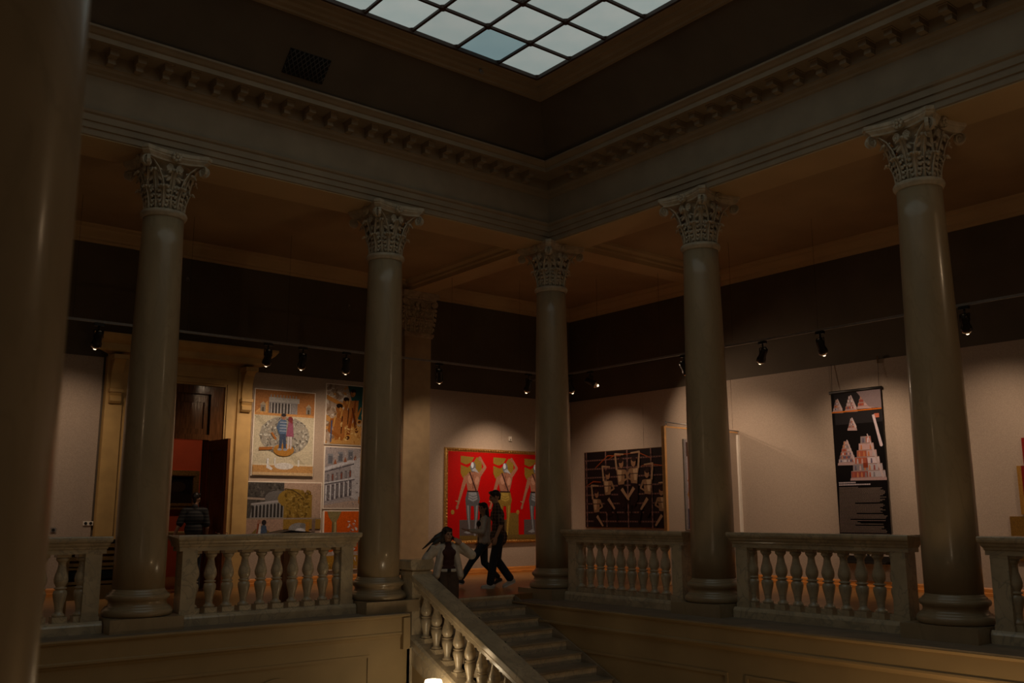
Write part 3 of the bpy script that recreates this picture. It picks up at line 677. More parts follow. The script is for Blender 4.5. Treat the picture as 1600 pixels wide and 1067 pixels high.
# ================================================================== PICTURES
class Print:
    """flat picture: coloured polygons in (u, v), u to the right 0..w, v up 0..h, in metres"""
    def __init__(s, w, h, bg): s.w, s.h = w, h; s.p = []; s.poly([(0, 0), (w, 0), (w, h), (0, h)], bg)
    def poly(s, pts, c):
        pts = s.clip(pts)
        if len(pts) > 2: q = hx(c); s.p.append((pts, (min(1, q[0]*.82), min(1, q[1]*.98), min(1, q[2]*1.3))))
    def clip(s, pts):
        for ax, lim, sg in ((0, 0, 1), (0, s.w, -1), (1, 0, 1), (1, s.h, -1)):
            out = []
            for i in range(len(pts)):
                a, b = pts[i-1], pts[i]; da, db = sg*(a[ax]-lim), sg*(b[ax]-lim)
                if (da >= 0) != (db >= 0): t = da/(da-db); out.append((a[0]+(b[0]-a[0])*t, a[1]+(b[1]-a[1])*t))
                if db >= 0: out.append(b)
            pts = out
            if not pts: return []
        return pts
    def rect(s, x0, y0, x1, y1, c): s.poly([(x0, y0), (x1, y0), (x1, y1), (x0, y1)], c)
    def ell(s, x, y, rx, ry, c, rot=0, n=16):
        cr, sr = math.cos(rot), math.sin(rot); s.poly([(x+rx*math.cos(2*PI*i/n)*cr-ry*math.sin(2*PI*i/n)*sr, y+rx*math.cos(2*PI*i/n)*sr+ry*math.sin(2*PI*i/n)*cr) for i in range(n)], c)
    def limb(s, pts, ws, c):
        for (a, b), (wa, wb) in zip(zip(pts[:-1], pts[1:]), zip(ws[:-1], ws[1:])):
            dx, dy = b[0]-a[0], b[1]-a[1]; l = math.hypot(dx, dy) or 1; nx, ny = -dy/l/2, dx/l/2
            s.poly([(a[0]+nx*wa, a[1]+ny*wa), (a[0]-nx*wa, a[1]-ny*wa), (b[0]-nx*wb, b[1]-ny*wb), (b[0]+nx*wb, b[1]+ny*wb)], c)
            s.ell(b[0], b[1], wb/2, wb/2, c, n=8)
    def scatter(s, x0, y0, x1, y1, n, size, cols, rnd, shape=None):
        for i in range(n):
            x, y = rnd.uniform(x0, x1), rnd.uniform(y0, y1)
            if shape and not shape(x, y): continue
            a = rnd.uniform(0, PI); k = rnd.uniform(.4, 1)*size
            s.poly([(x+k*math.cos(a), y+k*math.sin(a)), (x-k*.5*math.sin(a), y+k*.5*math.cos(a)), (x-k*math.cos(a), y-k*math.sin(a)), (x+k*.5*math.sin(a), y-k*.5*math.cos(a))], rnd.choice(cols))
    def build(s, parent, org, ax, n, m='print', name='picture'):
        org, ax, n = Vector(org), Vector(ax), Vector(n); b = BASE.get(parent.name, Vector()); vs = []; fs = []; cs = []
        for i, (pts, c) in enumerate(s.p):
            k = len(vs); vs += [org+ax*x+Vector((0, 0, y))+n*(.0012+.00006*i)-b for x, y in pts]; fs.append(tuple(range(k, k+len(pts)))); cs.append((c, len(pts)))
        me = bpy.data.meshes.new(name); me.from_pydata([tuple(v) for v in vs], [], fs); me.update()
        at = me.color_attributes.new('Col', 'FLOAT_COLOR', 'CORNER'); flat = []
        for c, q in cs: flat += [c[0], c[1], c[2], 1.0]*q
        at.data.foreach_set('color', flat); me.materials.append(MT[m]); return link(name, me, parent)
def canvas(name, label, wall, a0, z0, pr, cat='painting', group=None, thick=.035, edge='white', border=.018, d=.03, m='print', frame=None, plane=None):
    """hang a Print on a wall; a0 = x of its left edge (left wall) or y of its left edge (right wall)"""
    if wall == 'L': org, ax, n = Vector((a0, DL-d, z0)), Vector((1, 0, 0)), Vector((0, -1, 0))
    elif wall == 'R': org, ax, n = Vector((DR-d, a0, z0)), Vector((0, -1, 0)), Vector((-1, 0, 0))
    else: org, ax, n = Vector((a0, plane, z0)), Vector((1, 0, 0)), Vector((0, -1, 0))
    t = empty(name, tuple(org+ax*pr.w/2), label=label, cat=cat, group=group)
    def slab(x0, x1, y0, y1, t0, t1):
        A = org+ax*x0+n*t0+Vector((0, 0, y0)); B = org+ax*x1+n*t1+Vector((0, 0, y1)); return MB().box(A.x, B.x, A.y, B.y, A.z, B.z)
    slab(-border, pr.w+border, -border, pr.h+border, 0, thick).build('canvas', MT[edge], t)
    pr.build(t, org+n*thick, ax, n, m)
    if frame:
        fw_, ft = frame; prof = [(0, 0), (0, ft*.55), (fw_*.15, ft*.8), (fw_*.35, ft), (fw_*.6, ft*.85), (fw_*.75, ft*.6), (fw_, ft*.55), (fw_, 0)]
        pts4 = [(0, 0), (pr.w, 0), (pr.w, pr.h), (0, pr.h)]; f = MB(); vs = []; fs = []
        for k, (cx, cy) in enumerate(pts4):
            sx, sy = (-1 if cx == 0 else 1), (-1 if cy == 0 else 1)
            for p, q in prof: v = org+ax*(cx+sx*(fw_-p))+Vector((0, 0, cy+sy*(fw_-p)))+n*q; vs.append(v)
        m_ = len(prof)
        for k in range(4):
            for i in range(m_): j = (i+1) % m_; fs.append((k*m_+i, k*m_+j, ((k+1) % 4)*m_+j, ((k+1) % 4)*m_+i))
        fr = f.add(vs, fs).build('frame', MT['gold'], t)
        g = MB(); sp = .075
        for x0, y0_, x1, y1_ in ((0, 0, 1, 0), (0, 1, 1, 1), (0, 0, 0, 1), (1, 0, 1, 1)):
            X0, Y0, X1, Y1 = [(-fw_*.45+x*(pr.w+fw_*.9)) if i % 2 == 0 else (-fw_*.45+x*(pr.h+fw_*.9)) for i, x in enumerate((x0, y0_, x1, y1_))]
            L_ = math.hypot(X1-X0, Y1-Y0); c = int(L_/sp)
            for i in range(c):
                u = (i+.5)/c; g.ball(org+ax*(X0+(X1-X0)*u)+Vector((0, 0, Y0+(Y1-Y0)*u))+n*ft*.95, fw_*.22, 6, 4)
        tag(g.build('beading', MT['gold'], fr), kind='stuff')
    return t
R_ = random.Random(3)
# --- couple under a portico
w, h = 1.33, 1.74; p = Print(w, h, '#c9b58e')
p.rect(0, 1.26, w, h, '#b0713a'); p.poly([(0, 1.26), (.28, 1.52), (.28, 1.26)], '#d39a55'); p.rect(0, 1.22, w, 1.27, '#c98a48')
p.rect(.30, 1.27, .94, 1.55, '#8d8276'); p.rect(.30, 1.50, .98, 1.60, '#b4a895'); p.rect(.33, 1.27, .80, 1.48, '#4d443c')
for k in range(7): p.rect(.345+.07*k, 1.27, .37+.07*k, 1.49, '#b9ad9c')
for k in range(9): p.rect(.33+.07*k, 1.60, .355+.07*k, 1.655, '#9b9081')
for x in (.12, 1.14): p.rect(x, 1.29, x+.11, 1.43, '#8f7f69'); p.poly([(x-.02, 1.43), (x+.13, 1.43), (x+.055, 1.5)], '#b49b77'); p.rect(x+.035, 1.29, x+.075, 1.38, '#55452f')
p.poly([(.0, 1.2), (.1, 1.2), (1.3, .1), (1.2, .0)], '#b7a580')
p.ell(.68, .82, .56, .40, '#9b8e77'); p.scatter(.1, .4, 1.25, 1.25, 420, .045, ['#877b68', '#b7aa90', '#6e6455', '#c9bda3', '#a29076'], R_, lambda x, y: ((x-.68)/.54)**2+((y-.82)/.39)**2 < 1)
p.ell(.66, .52, .23, .13, '#a8702a'); p.poly([(.12, .56), (.42, .58), (.40, .52), (.12, .50)], '#a2612a'); p.poly([(.36, .86), (.46, .72), (.5, .75), (.4, .88)], '#a2612a')
p.limb([(.60, .86), (.575, .55)], [.075, .06], '#3c4452'); p.limb([(.655, .86), (.68, .55)], [.075, .06], '#37404f'); p.ell(.57, .53, .05, .025, '#8b8a88'); p.ell(.69, .53, .05, .025, '#8b8a88')
p.poly([(.53, .85), (.70, .85), (.70, 1.12), (.62, 1.18), (.54, 1.12)], '#516172'); p.limb([(.56, 1.1), (.51, .98), (.56, .88)], [.07, .06, .05], '#48586a')
for k in range(4): p.rect(.55, .90+.06*k, .70, .92+.06*k, '#8e9295')
p.ell(.63, 1.20, .05, .06, '#9a6a4c'); p.ell(.63, 1.24, .055, .035, '#2e2a2a')
p.poly([(.70, .80), (.87, .80), (.84, 1.10), (.74, 1.10)], '#8c4a57'); p.limb([(.75, .8), (.75, .56)], [.05, .04], '#b3a394'); p.limb([(.81, .8), (.81, .56)], [.05, .04], '#b3a394'); p.ell(.78, 1.15, .05, .055, '#a06a50'); p.poly([(.73, 1.13), (.74, 1.21), (.8, 1.22), (.84, 1.17), (.83, 1.06)], '#7a2e2c')
p.rect(0, .0, w, .20, '#c08a4c'); p.rect(0, .2, w, .235, '#d9c29a'); p.ell(.68, .19, .21, .07, '#d8cab4'); p.rect(.3, .19, .34, .34, '#e0d5c4'); p.rect(.98, .19, 1.02, .32, '#d9ccb4'); p.rect(.46, .21, .49, .36, '#dccfba'); p.poly([(.29, .15), (.41, .1), (.43, .14), (.31, .24)], '#dccfba'); p.rect(.0, .0, w, .06, '#cfa873')
canvas('painting', 'tall pale picture of a couple standing before a columned portico', 'L', -3.815, 2.185, p)
# --- saxophone players
w, h = 1.05, 1.28; p = Print(w, h, '#b49678')
p.scatter(0, 0, .5, h, 160, .09, ['#c4ab8c', '#9d8062', '#c98b43', '#d8c3a6', '#8b6a4a'], R_)
p.poly([(0, .95), (.4, .8), (.4, .88), (0, 1.05)], '#c47f36'); p.poly([(0, .62), (.35, .42), (.3, .35), (0, .5)], '#c88a44'); p.poly([(.1, 0), (.95, 0), (.95, .35), (.5, .5)], '#c18a45')
p.poly([(.5, h), (w, h), (w, .4), (.78, .55), (.62, .9)], '#1d4740')
for hx_, hy, sc in ((.63, 1.12, .85), (.46, .92, .95), (.30, .76, 1.05)):
    c1, c2 = '#a5632a', '#4b230a'
    p.poly([(hx_-.16*sc, hy-.2*sc), (hx_+.17*sc, hy-.18*sc), (hx_+.14*sc, hy-.6*sc), (hx_-.08*sc, hy-.65*sc)], c1)
    p.ell(hx_, hy, .075*sc, .10*sc, c1, -.2); p.ell(hx_+.01, hy+.06*sc, .075*sc, .05*sc, '#20120a'); p.ell(hx_+.03*sc, hy-.01, .028*sc, .045*sc, '#c4843c')
    p.limb([(hx_-.14*sc, hy-.22*sc), (hx_-.21*sc, hy-.45*sc), (hx_+.08*sc, hy-.62*sc)], [.1*sc, .08*sc, .06*sc], '#9a5820'); p.limb([(hx_-.08*sc, hy-.16*sc), (hx_-.12*sc, hy-.36*sc)], [.035*sc, .03*sc], '#c98f45')
    p.limb([(hx_+.08*sc, hy-.15*sc), (hx_+.06*sc, hy-.5*sc)], [.03*sc, .02*sc], c2)
for k, (x0, y0_, x1, y1_) in enumerate(((.70, .96, .52, .16), (.84, .82, .66, .42), (.62, .8, .74, .30))): p.limb([(x0, y0_), (x1, y1_)], [.03, .085], ['#8a4413', '#a86622', '#5c2a0b'][k])
for x, y_, r in ((.52, .14, .085), (.92, .66, .075), (.80, .50, .06), (.74, .34, .05), (.88, .36, .05)): p.ell(x, y_, r, r*.8, '#c98a3a', .5); p.ell(x, y_, r*.65, r*.5, '#4b2209', .5)
p.limb([(.13, .5), (.12, .05)], [.03, .03], '#46516a'); p.scatter(.3, 0, .95, .45, 40, .05, ['#c79250', '#a56c2d', '#d7ab66'], R_)
canvas('painting', 'picture of three brown saxophone players, topmost beside the column', 'L', -2.205, 2.885, p)
# --- building facade drawing
w, h = 1.05, 1.28; p = Print(w, h, '#a89688')
p.poly([(0, .1), (.62, .22), (.62, 1.02), (0, .88)], '#9c8f86'); p.poly([(.62, .22), (.92, .16), (.92, 1.12), (.62, 1.0)], '#bdb1a6'); p.poly([(0, 0), (w, 0), (w, .15), (.6, .15), (0, .05)], '#b69980')
p.poly([(0, .78), (.7, .98), (.7, 1.05), (0, .85)], '#cbc0b5'); p.poly([(0, .74), (.7, .93), (.7, .955), (0, .76)], '#51494a'); p.poly([(0, .5), (.72, .62), (.72, .655), (0, .53)], '#cbc0b5'); p.poly([(0, .48), (.72, .595), (.72, .62), (0, .5)], '#554d4d')
for k in range(6):
    x = .03+.105*k; b_ = .09+.022*k
    p.rect(x, b_+.06, x+.032, b_+.38, '#d0c6bb'); p.rect(x+.034, b_+.06, x+.095, b_+.38, '#5f5553'); p.rect(x+.05, b_+.12, x+.08, b_+.34, '#7d726c')
    p.rect(x+.03, .545+.022*k, x+.08, .70+.022*k, '#665a56'); p.rect(x+.04, .555+.022*k, x+.07, .68+.022*k, '#8e4d36' if k % 2 else '#8a7f79')
for k in range(3): x = .06+.24*k; p.rect(x, .92+.05*k, x+.13, 1.14+.05*k, '#8b8580'); p.rect(x+.02, .94+.05*k, x+.11, 1.1+.05*k, '#6b6664'); p.poly([(x+.14, .92+.05*k), (x+.22, .93+.05*k), (x+.18, 1.04+.05*k)], '#9a5a38')
p.scatter(0, 0, w, h, 120, .03, ['#8c8078', '#c2b6aa', '#766b66', '#b5a394'], R_); p.rect(.84, .98, w, 1.16, '#b27736'); p.rect(.82, .1, w, .24, '#a8692a')
canvas('painting', 'picture of a grey building facade, second from top beside the column', 'L', -2.195, 1.53, p)
# --- orange poster
w, h = .92, 1.20; p = Print(w, h, '#d65a12')
p.poly([(.06, h), (.40, h), (.33, 1.06), (.29, 1.0), (.30, .72), (.36, .62), (.12, .62), (.18, .74), (.18, .98), (.1, 1.08)], '#8f7a4a'); p.rect(.19, .74, .21, .98, '#5c4a2a'); p.rect(.25, .74, .27, .98, '#c7ad74'); p.ell(.24, .66, .12, .05, '#b9aa95'); p.ell(.24, .665, .04, .04, '#3a2a1c')
p.rect(0, 0, w, .28, '#b8842c'); p.rect(.0, .28, w, .36, '#b9a48e'); p.ell(.24, .5, .14, .045, '#d8c3b2'); p.scatter(.55, 0, w, 1.0, 60, .05, ['#d8b8a2', '#b98c74', '#c06a4a', '#e0cbb8', '#8c5a48'], R_)
p.rect(.2, .3, .26, .38, '#d8c3b2'); p.scatter(.02, .02, .5, .26, 30, .04, ['#c79a3c', '#9a6a22', '#d8b25a'], R_)
canvas('painting', 'bright orange picture with a stone capital, lowest beside the column', 'L', -2.165, .26, p)
# --- domed building and arcade
w, h = 1.76, 1.24; p = Print(w, h, '#b59274')
p.rect(0, .52, .92, h, '#4e463c'); p.scatter(0, .52, .92, h, 150, .05, ['#3f382f', '#5c5245', '#6a6052'], R_); p.poly([(0, .90), (.62, .88), (.62, .92), (0, .945)], '#a58d74')
p.ell(.78, .92, .28, .16, '#6f665b'); p.rect(.5, .52, .92, .86, '#857a6c'); p.poly([(.22, .78), (.92, .86), (.92, .90), (.22, .82)], '#a3978a'); p.poly([(.2, .52), (.92, .52), (.92, .86), (.25, .78)], '#8d8478')
for k in range(9): x = .24+.077*k; p.poly([(x, .54), (x+.045, .54), (x+.045, .75+.008*k), (x+.022, .78+.008*k), (x, .75+.008*k)], '#332d27')
p.rect(.92, .52, 1.55, 1.0, '#94702a'); p.ell(1.12, .92, .34, .20, '#94702a'); p.scatter(.95, .54, 1.5, 1.08, 130, .06, ['#7e5c1e', '#a8843c', '#8b682a', '#6d4f1a'], R_); p.limb([(.92, 1.12), (1.1, 1.1), (1.25, 1.02), (1.36, .92)], [.02, .02, .02, .015], '#6e5226')
p.rect(0, .50, w, .53, '#988066'); p.rect(0, 0, .92, .50, '#a98468'); p.rect(.92, .3, w, .5, '#97702b')
p.poly([(.15, .12), (.42, .40), (.72, .2), (.6, .12)], '#7c6028'); p.poly([(.33, .12), (.36, .4), (.41, .44), (.44, .38), (.45, .12)], '#c5b8a8'); p.limb([(.39, .42), (.36, .2)], [.05, .04], '#8d4b2a')
p.poly([(.43, .12), (.45, .36), (.50, .42), (.56, .36), (.6, .12)], '#46525e'); p.ell(.505, .44, .05, .055, '#2b221e'); p.ell(.40, .455, .035, .045, '#9a6a50')
p.ell(1.27, .30, .23, .13, '#8f867a'); p.ell(1.3, .26, .12, .06, '#cfc6ba'); p.ell(1.36, .37, .06, .05, '#7b7166'); p.rect(1.42, .02, 1.5, .44, '#a66f24'); p.rect(1.56, .05, 1.64, .50, '#7b6350'); p.rect(0, 0, w, .12, '#9c8060')
canvas('painting', 'wide picture of a domed arcade building, lower left of its group', 'L', -4.02, .80, p)
# --- large red painting in a gold frame
w, h = 3.55, 2.05; p = Print(w, h, '#bc0000')
for k in range(4):
    x = .72+.97*k; g = k % 2 == 1
    leg, leg2 = ('#8a6624', '#a98638') if g else ('#57534f', '#8c8781')
    # gold emblem behind the head
    p.poly([(x-.36, 1.55), (x-.30, 1.44), (x+.10, 1.44), (x+.26, 1.56), (x+.26, 1.92), (x-.36, 1.95)], '#8f6c22'); p.poly([(x-.36, 1.74), (x-.16, 1.68), (x+.0, 1.78), (x+.12, 1.95), (x+.06, 1.96), (x-.06, 1.80), (x-.2, 1.75), (x-.36, 1.80)], '#bc0000')
    # pedestal
    p.rect(x-.38, 0, x+.22, .46, '#5c4426' if g else '#5a4a42'); p.rect(x+.12, .0, x+.42, .62, '#7b5e25') if g else None; p.rect(x-.38, 0, x+.6, .1, '#6f5424')
    # legs
    p.limb([(x-.13, .92), (x-.12, .55), (x-.09, .18)], [.17, .11, .07], leg); p.limb([(x+.10, .92), (x+.10, .55), (x+.07, .18)], [.17, .11, .07], leg)
    p.limb([(x-.14, .80), (x-.12, .5), (x-.09, .22)], [.05, .04, .03], leg2); p.limb([(x+.12, .80), (x+.10, .5), (x+.07, .22)], [.05, .04, .03], leg2)
    p.poly([(x-.26, .17), (x-.09, .24), (x-.04, .16), (x-.14, .14)], leg2); p.poly([(x+.03, .2), (x+.1, .2), (x+.09, .09), (x+.04, .09)], leg2)
    # shorts
    p.poly([(x-.17, 1.12), (x+.16, 1.12), (x+.21, .94), (x+.17, .80), (x+.02, .78), (x-.17, .80), (x-.22, .94)], leg); p.poly([(x-.12, 1.10), (x+.10, 1.10), (x+.14, .95), (x+.02, .87), (x-.14, .93)], leg2)
    for q in range(4): p.limb([(x-.16, 1.06-.06*q), (x, 1.0-.06*q), (x+.17, 1.05-.06*q)], [.012, .015, .012], leg)
    p.rect(x-.16, 1.11, x+.15, 1.15, '#2e1612')
    # back and arms
    p.poly([(x-.15, 1.14), (x+.14, 1.14), (x+.23, 1.46), (x+.16, 1.56), (x+.04, 1.60), (x-.12, 1.56), (x-.23, 1.47)], '#a0674a'); p.ell(x-.08, 1.40, .07, .1, '#bd8564', .2); p.ell(x+.12, 1.38, .06, .1, '#bd8564', -.2); p.limb([(x, 1.52), (x, 1.2)], [.02, .02], '#6f3f2a')
    p.limb([(x-.10, 1.58), (x+.09, 1.15)], [.035, .035], '#3a1d17')
    p.limb([(x-.20, 1.47), (x-.32, 1.14), (x-.43, .82)], [.12, .085, .055], '#a56c4d'); p.ell(x-.45, .76, .035, .06, '#a56c4d', -.3); p.limb([(x-.5, .9), (x-.42, .88)], [.02, .02], '#b88a5a'); p.ell(x-.58, .64, .05, .055, '#a8792e')
    p.limb([(x+.18, 1.50), (x+.36, 1.70), (x+.24, 1.88)], [.11, .08, .05], '#a56c4d'); p.ell(x+.20, 1.90, .045, .055, '#9f6547')
    # head with metal cap
    p.rect(x-.04, 1.56, x+.06, 1.66, '#8d5a42'); p.ell(x, 1.70, .08, .12, '#6d6a67'); p.ell(x-.02, 1.74, .04, .07, '#cfcac2'); p.poly([(x-.05, 1.62), (x+.10, 1.58), (x+.18, 1.55), (x+.12, 1.62), (x+.06, 1.68)], '#a7a29b')
canvas('painting', 'huge bright red painting in a gold frame, showing men seen from behind', 'L', .975, .80, p, border=.0, edge='gold', thick=.045, frame=(.085, .07), d=.03)
# --- men on ropes
w, h = 2.85, 1.85; p = Print(w, h, '#1b1110')
def plank_h(y0_, y1_, c='#6d4a3c'):
    p.poly([(0, y0_-.018), (w, y1_-.018), (w, y1_+.018), (0, y0_+.018)], c)
    for q in range(34): xx = w*q/34; yy = y0_+(y1_-y0_)*q/34; p.rect(xx, yy-.012, xx+.03, yy+.012, '#33201b')
for k in range(8): plank_h(.14+.215*k, .14+.215*k)
for x in (.08, .78, 1.52, 2.3): p.rect(x-.02, 0, x+.02, h, '#7a5444'); [p.rect(x-.012, .05+.16*q, x+.012, .12+.16*q, '#45302a') for q in range(11)]
for x0, y0_, x1, y1_ in ((.4, 1.45, 1.3, 1.72), (.05, 1.0, .6, 1.10), (1.5, 1.75, 2.3, 1.62), (2.0, 1.45, 2.7, 1.42), (.85, 1.64, 1.5, 1.75)): p.limb([(x0, y0_), ((x0+x1)/2, max(y0_, y1_)+.02), (x1, y1_)], [.015, .03, .02], '#8a3d16')
def rope_man(x, y, s, f):
    sk, sk2 = '#84603f', '#b08a60'
    X = lambda a: x+f*a*s
    p.poly([(X(-.13), y-.34*s), (X(.12), y-.34*s), (X(.16), y-.95*s), (X(.02), y-1.0*s), (X(-.12), y-.8*s)], '#1a0f0d')
    p.limb([(X(.02), y-.5*s), (X(.26), y-.78*s)], [.10*s, .065*s], '#9a7450'); p.limb([(X(.28), y-.80*s), (X(.36), y-1.12*s)], [.09*s, .07*s], '#120b0a')
    p.poly([(X(-.17), y+.02*s), (X(.16), y+.0*s), (X(.12), y-.38*s), (X(-.10), y-.40*s)], sk); p.poly([(X(-.13), y), (X(.04), y-.02*s), (X(.0), y-.3*s), (X(-.08), y-.32*s)], sk2)
    p.limb([(X(-.15), y), (X(-.20), y+.42*s), (X(.10), y+.40*s)], [.075*s, .055*s, .04*s], '#9a7450'); p.limb([(X(.15), y-.02*s), (X(.26), y-.22*s), (X(.02), y-.34*s)], [.075*s, .055*s, .04*s], sk)
    p.ell(X(.02), y+.17*s, .085*s, .13*s, '#8f6442'); p.ell(X(.0), y+.24*s, .09*s, .07*s, '#2a1812'); p.limb([(X(-.16), y-.14*s), (X(.14), y-.14*s)], [.02*s, .02*s], '#2a1812')
for a in ((.42, .68, .82, 1), (.83, 1.12, .86, 1), (1.30, 1.38, .92, 1), (1.75, 1.40, .92, -1), (2.18, 1.12, .88, -1), (2.62, .70, .82, -1)): rope_man(*a)
canvas('painting', 'dark painting of bare chested men hanging on ropes behind the balustrade', 'R', 4.34, 1.07, p, border=.012, edge='dwood', thick=.03)
# --- painting on the white partition
w, h = 1.45, 1.78; p = Print(w, h, '#a38d80')
p.rect(.05, 1.45, w, 1.74, '#4a2c20'); p.poly([(.05, .95), (.4, 1.42), (w, 1.42), (w, 1.2), (.4, .95)], '#7a4a1a'); p.poly([(.08, .98), (.35, 1.40), (.5, 1.38), (.3, .98)], '#b0772c'); p.ell(.5, .68, .45, .22, '#9c681f'); p.rect(.05, .42, w, .54, '#a98a7a'); p.rect(.05, 0, w, .4, '#3c3540'); p.poly([(.3, 0), (.42, .4), (.55, .4), (.5, 0)], '#a58b63'); p.rect(.55, .1, w, .3, '#a3461c'); p.rect(0, 0, .05, h, '#8c7a70')
# --- partition panel standing out from the right wall
pn = empty('partition_panel', (3.8, -.44, 0), label='white partition panel standing out from the right wall behind the column', cat='partition')
f = MB(); f.box(2.62, DR-.03, -.472, -.40, .02, 3.10); f.build('board', MT['paper'], pn)
f = MB(); f.box(2.56, 2.62, -.476, -.396, .02, 3.13); f.box(2.62, DR-.03, -.476, -.396, 3.10, 3.13); f.build('edge_strip', MT['edgewood'], pn)
f = MB(); f.box(DR-.09, DR-.03, -.52, -.472, .40, 3.06); f.build('wall_batten', MT['white'], pn)
rod = MB(); rod.tube([(2.64, -.44, 3.215), (DR-.03, -.5, 3.14)], .012, 8); rod.build('rod', MT['grey'], pn)
for x in (2.66, 3.47, 4.3): f = MB(); f.tube([(x, -.44, 3.13), (x, -.45, 3.17), (x, -.445, 3.22), (x, -.42, 3.23)], .012, 6); f.build('hook', MT['chrome'], pn)
canvas('painting', 'painting on the white partition, mostly hidden behind the column', 'P', 3.12, 1.09, p, border=.02, edge='grey', thick=.03, plane=-.472)
# --- tall banner
w, h = 1.06, 2.72; p = Print(w, h, '#15110f')
p.rect(.06, 2.1, w, h, '#2b2522')
def tier(x, y, s, n, ang=.0):
    cols = ['#c79a8a', '#b0583a', '#8a7a72', '#d7b9ac', '#6a5a62', '#c77a4a', '#9a4a3a', '#b8a49a']
    for k in range(n):
        wd = s*(1-.82*k/n); hh = s*.9/n*1.25; yy = y+k*s*.9/n*1.2
        p.poly([(x-wd/2, yy), (x+wd/2, yy+.0), (x+wd/2-.01, yy+hh), (x-wd/2+.01, yy+hh)], '#a3806f'); p.rect(x-wd/2+.012, yy+.012, x-.006, yy+hh-.012, R_.choice(cols)); p.rect(x+.006, yy+.012, x+wd/2-.012, yy+hh-.012, R_.choice(cols))
        m_ = max(1, int(wd/.09))
        for q in range(m_): xx = x-wd/2+.02+(wd-.04)*(q+.2)/m_; p.poly([(xx, yy+.015), (xx+.04, yy+.015), (xx+.035, yy+hh*.75), (xx+.01, yy+hh*.8)], R_.choice(cols))
    p.poly([(x-s/2-.02, y-.045), (x+s/2+.02, y-.055), (x+s/2+.01, y), (x-s/2-.01, y)], '#b89080'); p.limb([(x+s*.05, y+s*1.15), (x+s*.42, y+.02)], [.02, .05], '#c8a898')
for x, y_, s in ((.13, 2.38, .2), (.42, 2.38, .24), (.70, 2.42, .26), (.93, 2.42, .22)): tier(x, y_, s, 4)
p.poly([(.55, h), (w, h), (w, 2.35), (.8, 2.4)], '#8f756b'); p.rect(0, 2.335, w, 2.36, '#d06a1a')
tier(.42, 2.02, .17, 4); tier(.27, 1.36, .38, 6); tier(.69, 1.06, .72, 6)
p.rect(.90, 2.18, 1.0, 2.26, '#c86a4a'); p.limb([(.88, 2.24), (1.0, 1.66)], [.05, .06], '#d6b8ac'); p.rect(.6, 1.25, .7, 1.34, '#8a3a22')
for y_, x1 in ((.965, .40), (.925, .72)):
    xx = .06
    while xx < x1: ww = R_.uniform(.02, .035); p.rect(xx, y_, xx+ww, y_+.026, '#c3ab9f'); xx += ww+.008
y_ = .88
while y_ > .03:
    x1 = R_.choice([.98, 1.0, .95, .90, 1.02]); xx = .06
    if R_.random() < .16: x1 = R_.uniform(.2, .7)
    while xx < x1: ww = R_.uniform(.016, .034); p.rect(xx, y_, xx+ww, y_+.0155, '#75604f'); xx += ww+.005
    y_ -= .0215
bn = canvas('banner', 'tall black printed banner with tiered display stands and small text', 'R', -2.83, 1.03-.04, p, cat='banner', border=.0, edge='black', thick=.012, d=.075, m='gloss')
f = MB(); f.tube([(DR-.075-.01, -2.80, 3.73), (DR-.085, -3.92, 3.73)], .03, 10); f.build('top_bar', MT['black'], bn)
f = MB(); f.tube([(DR-.085, -2.80, .97), (DR-.085, -3.92, .97)], .03, 10); f.build('bottom_bar', MT['black'], bn)
f = MB(); f.box(DR-.11, DR-.03, -3.92, -2.8, .50, .60); f.box(DR-.2, DR-.03, -3.80, -2.9, .46, .50); f.build('stand_foot', MT['black'], bn)
f = MB(); f.box(DR-.07, DR-.045, -3.40, -3.36, .60, 3.7); f.build('rear_pole', MT['black'], bn)
for yy in (-2.86, -3.86): f = MB(); f.tube([(DR-.085, yy, 3.75), (DR-.05, yy, 4.30)], .004, 5); f.build('hanging_wire', MT['dmetal'], bn)
f = MB(); f.box(DR-.06, DR-.03, -3.875, -3.845, 4.20, 4.34); f.build('wire_clip', MT['chrome'], bn)
# --- stepped picture at the right edge
t = None
for (ya, z0, z1, wd, ops, lb) in ((-6.47, 2.70, 3.45, 1.0, 'a', 'highest of the stacked pictures at the right picture edge'), (-6.33, 2.18, 2.62, 1.2, 'b', 'red picture, second from top at the right picture edge'),
                                  (-6.22, 1.36, 2.16, 1.4, 'c', 'red and ochre picture, third from top at the right picture edge'), (-6.02, .62, 1.33, 1.7, 'd', 'ochre picture, lowest at the right picture edge')):
    hh = z1-z0; p = Print(wd, hh, {'a': '#b5985a', 'b': '#8c1a10', 'c': '#7c1710', 'd': '#7c541c'}[ops])
    if ops == 'a': p.rect(.04, .04, wd-.04, hh-.1, '#c9ad76')
    if ops == 'b': p.rect(.2, .24, wd, hh-.06, '#b58a4a')
    if ops == 'c': p.ell(.5, .3, .36, .34, '#a5732a'); p.rect(0, 0, .07, hh, '#a26d28'); p.rect(.07, .08, wd, .28, '#a89684')
    if ops == 'd': p.poly([(.3, 0), (.9, .68), (wd, .5), (wd, 0)], '#5c3324')
    canvas('painting', lb, 'R', ya, z0, p, thick=.05 if ops in 'bd' else .07, border=.0, edge='leafwood')
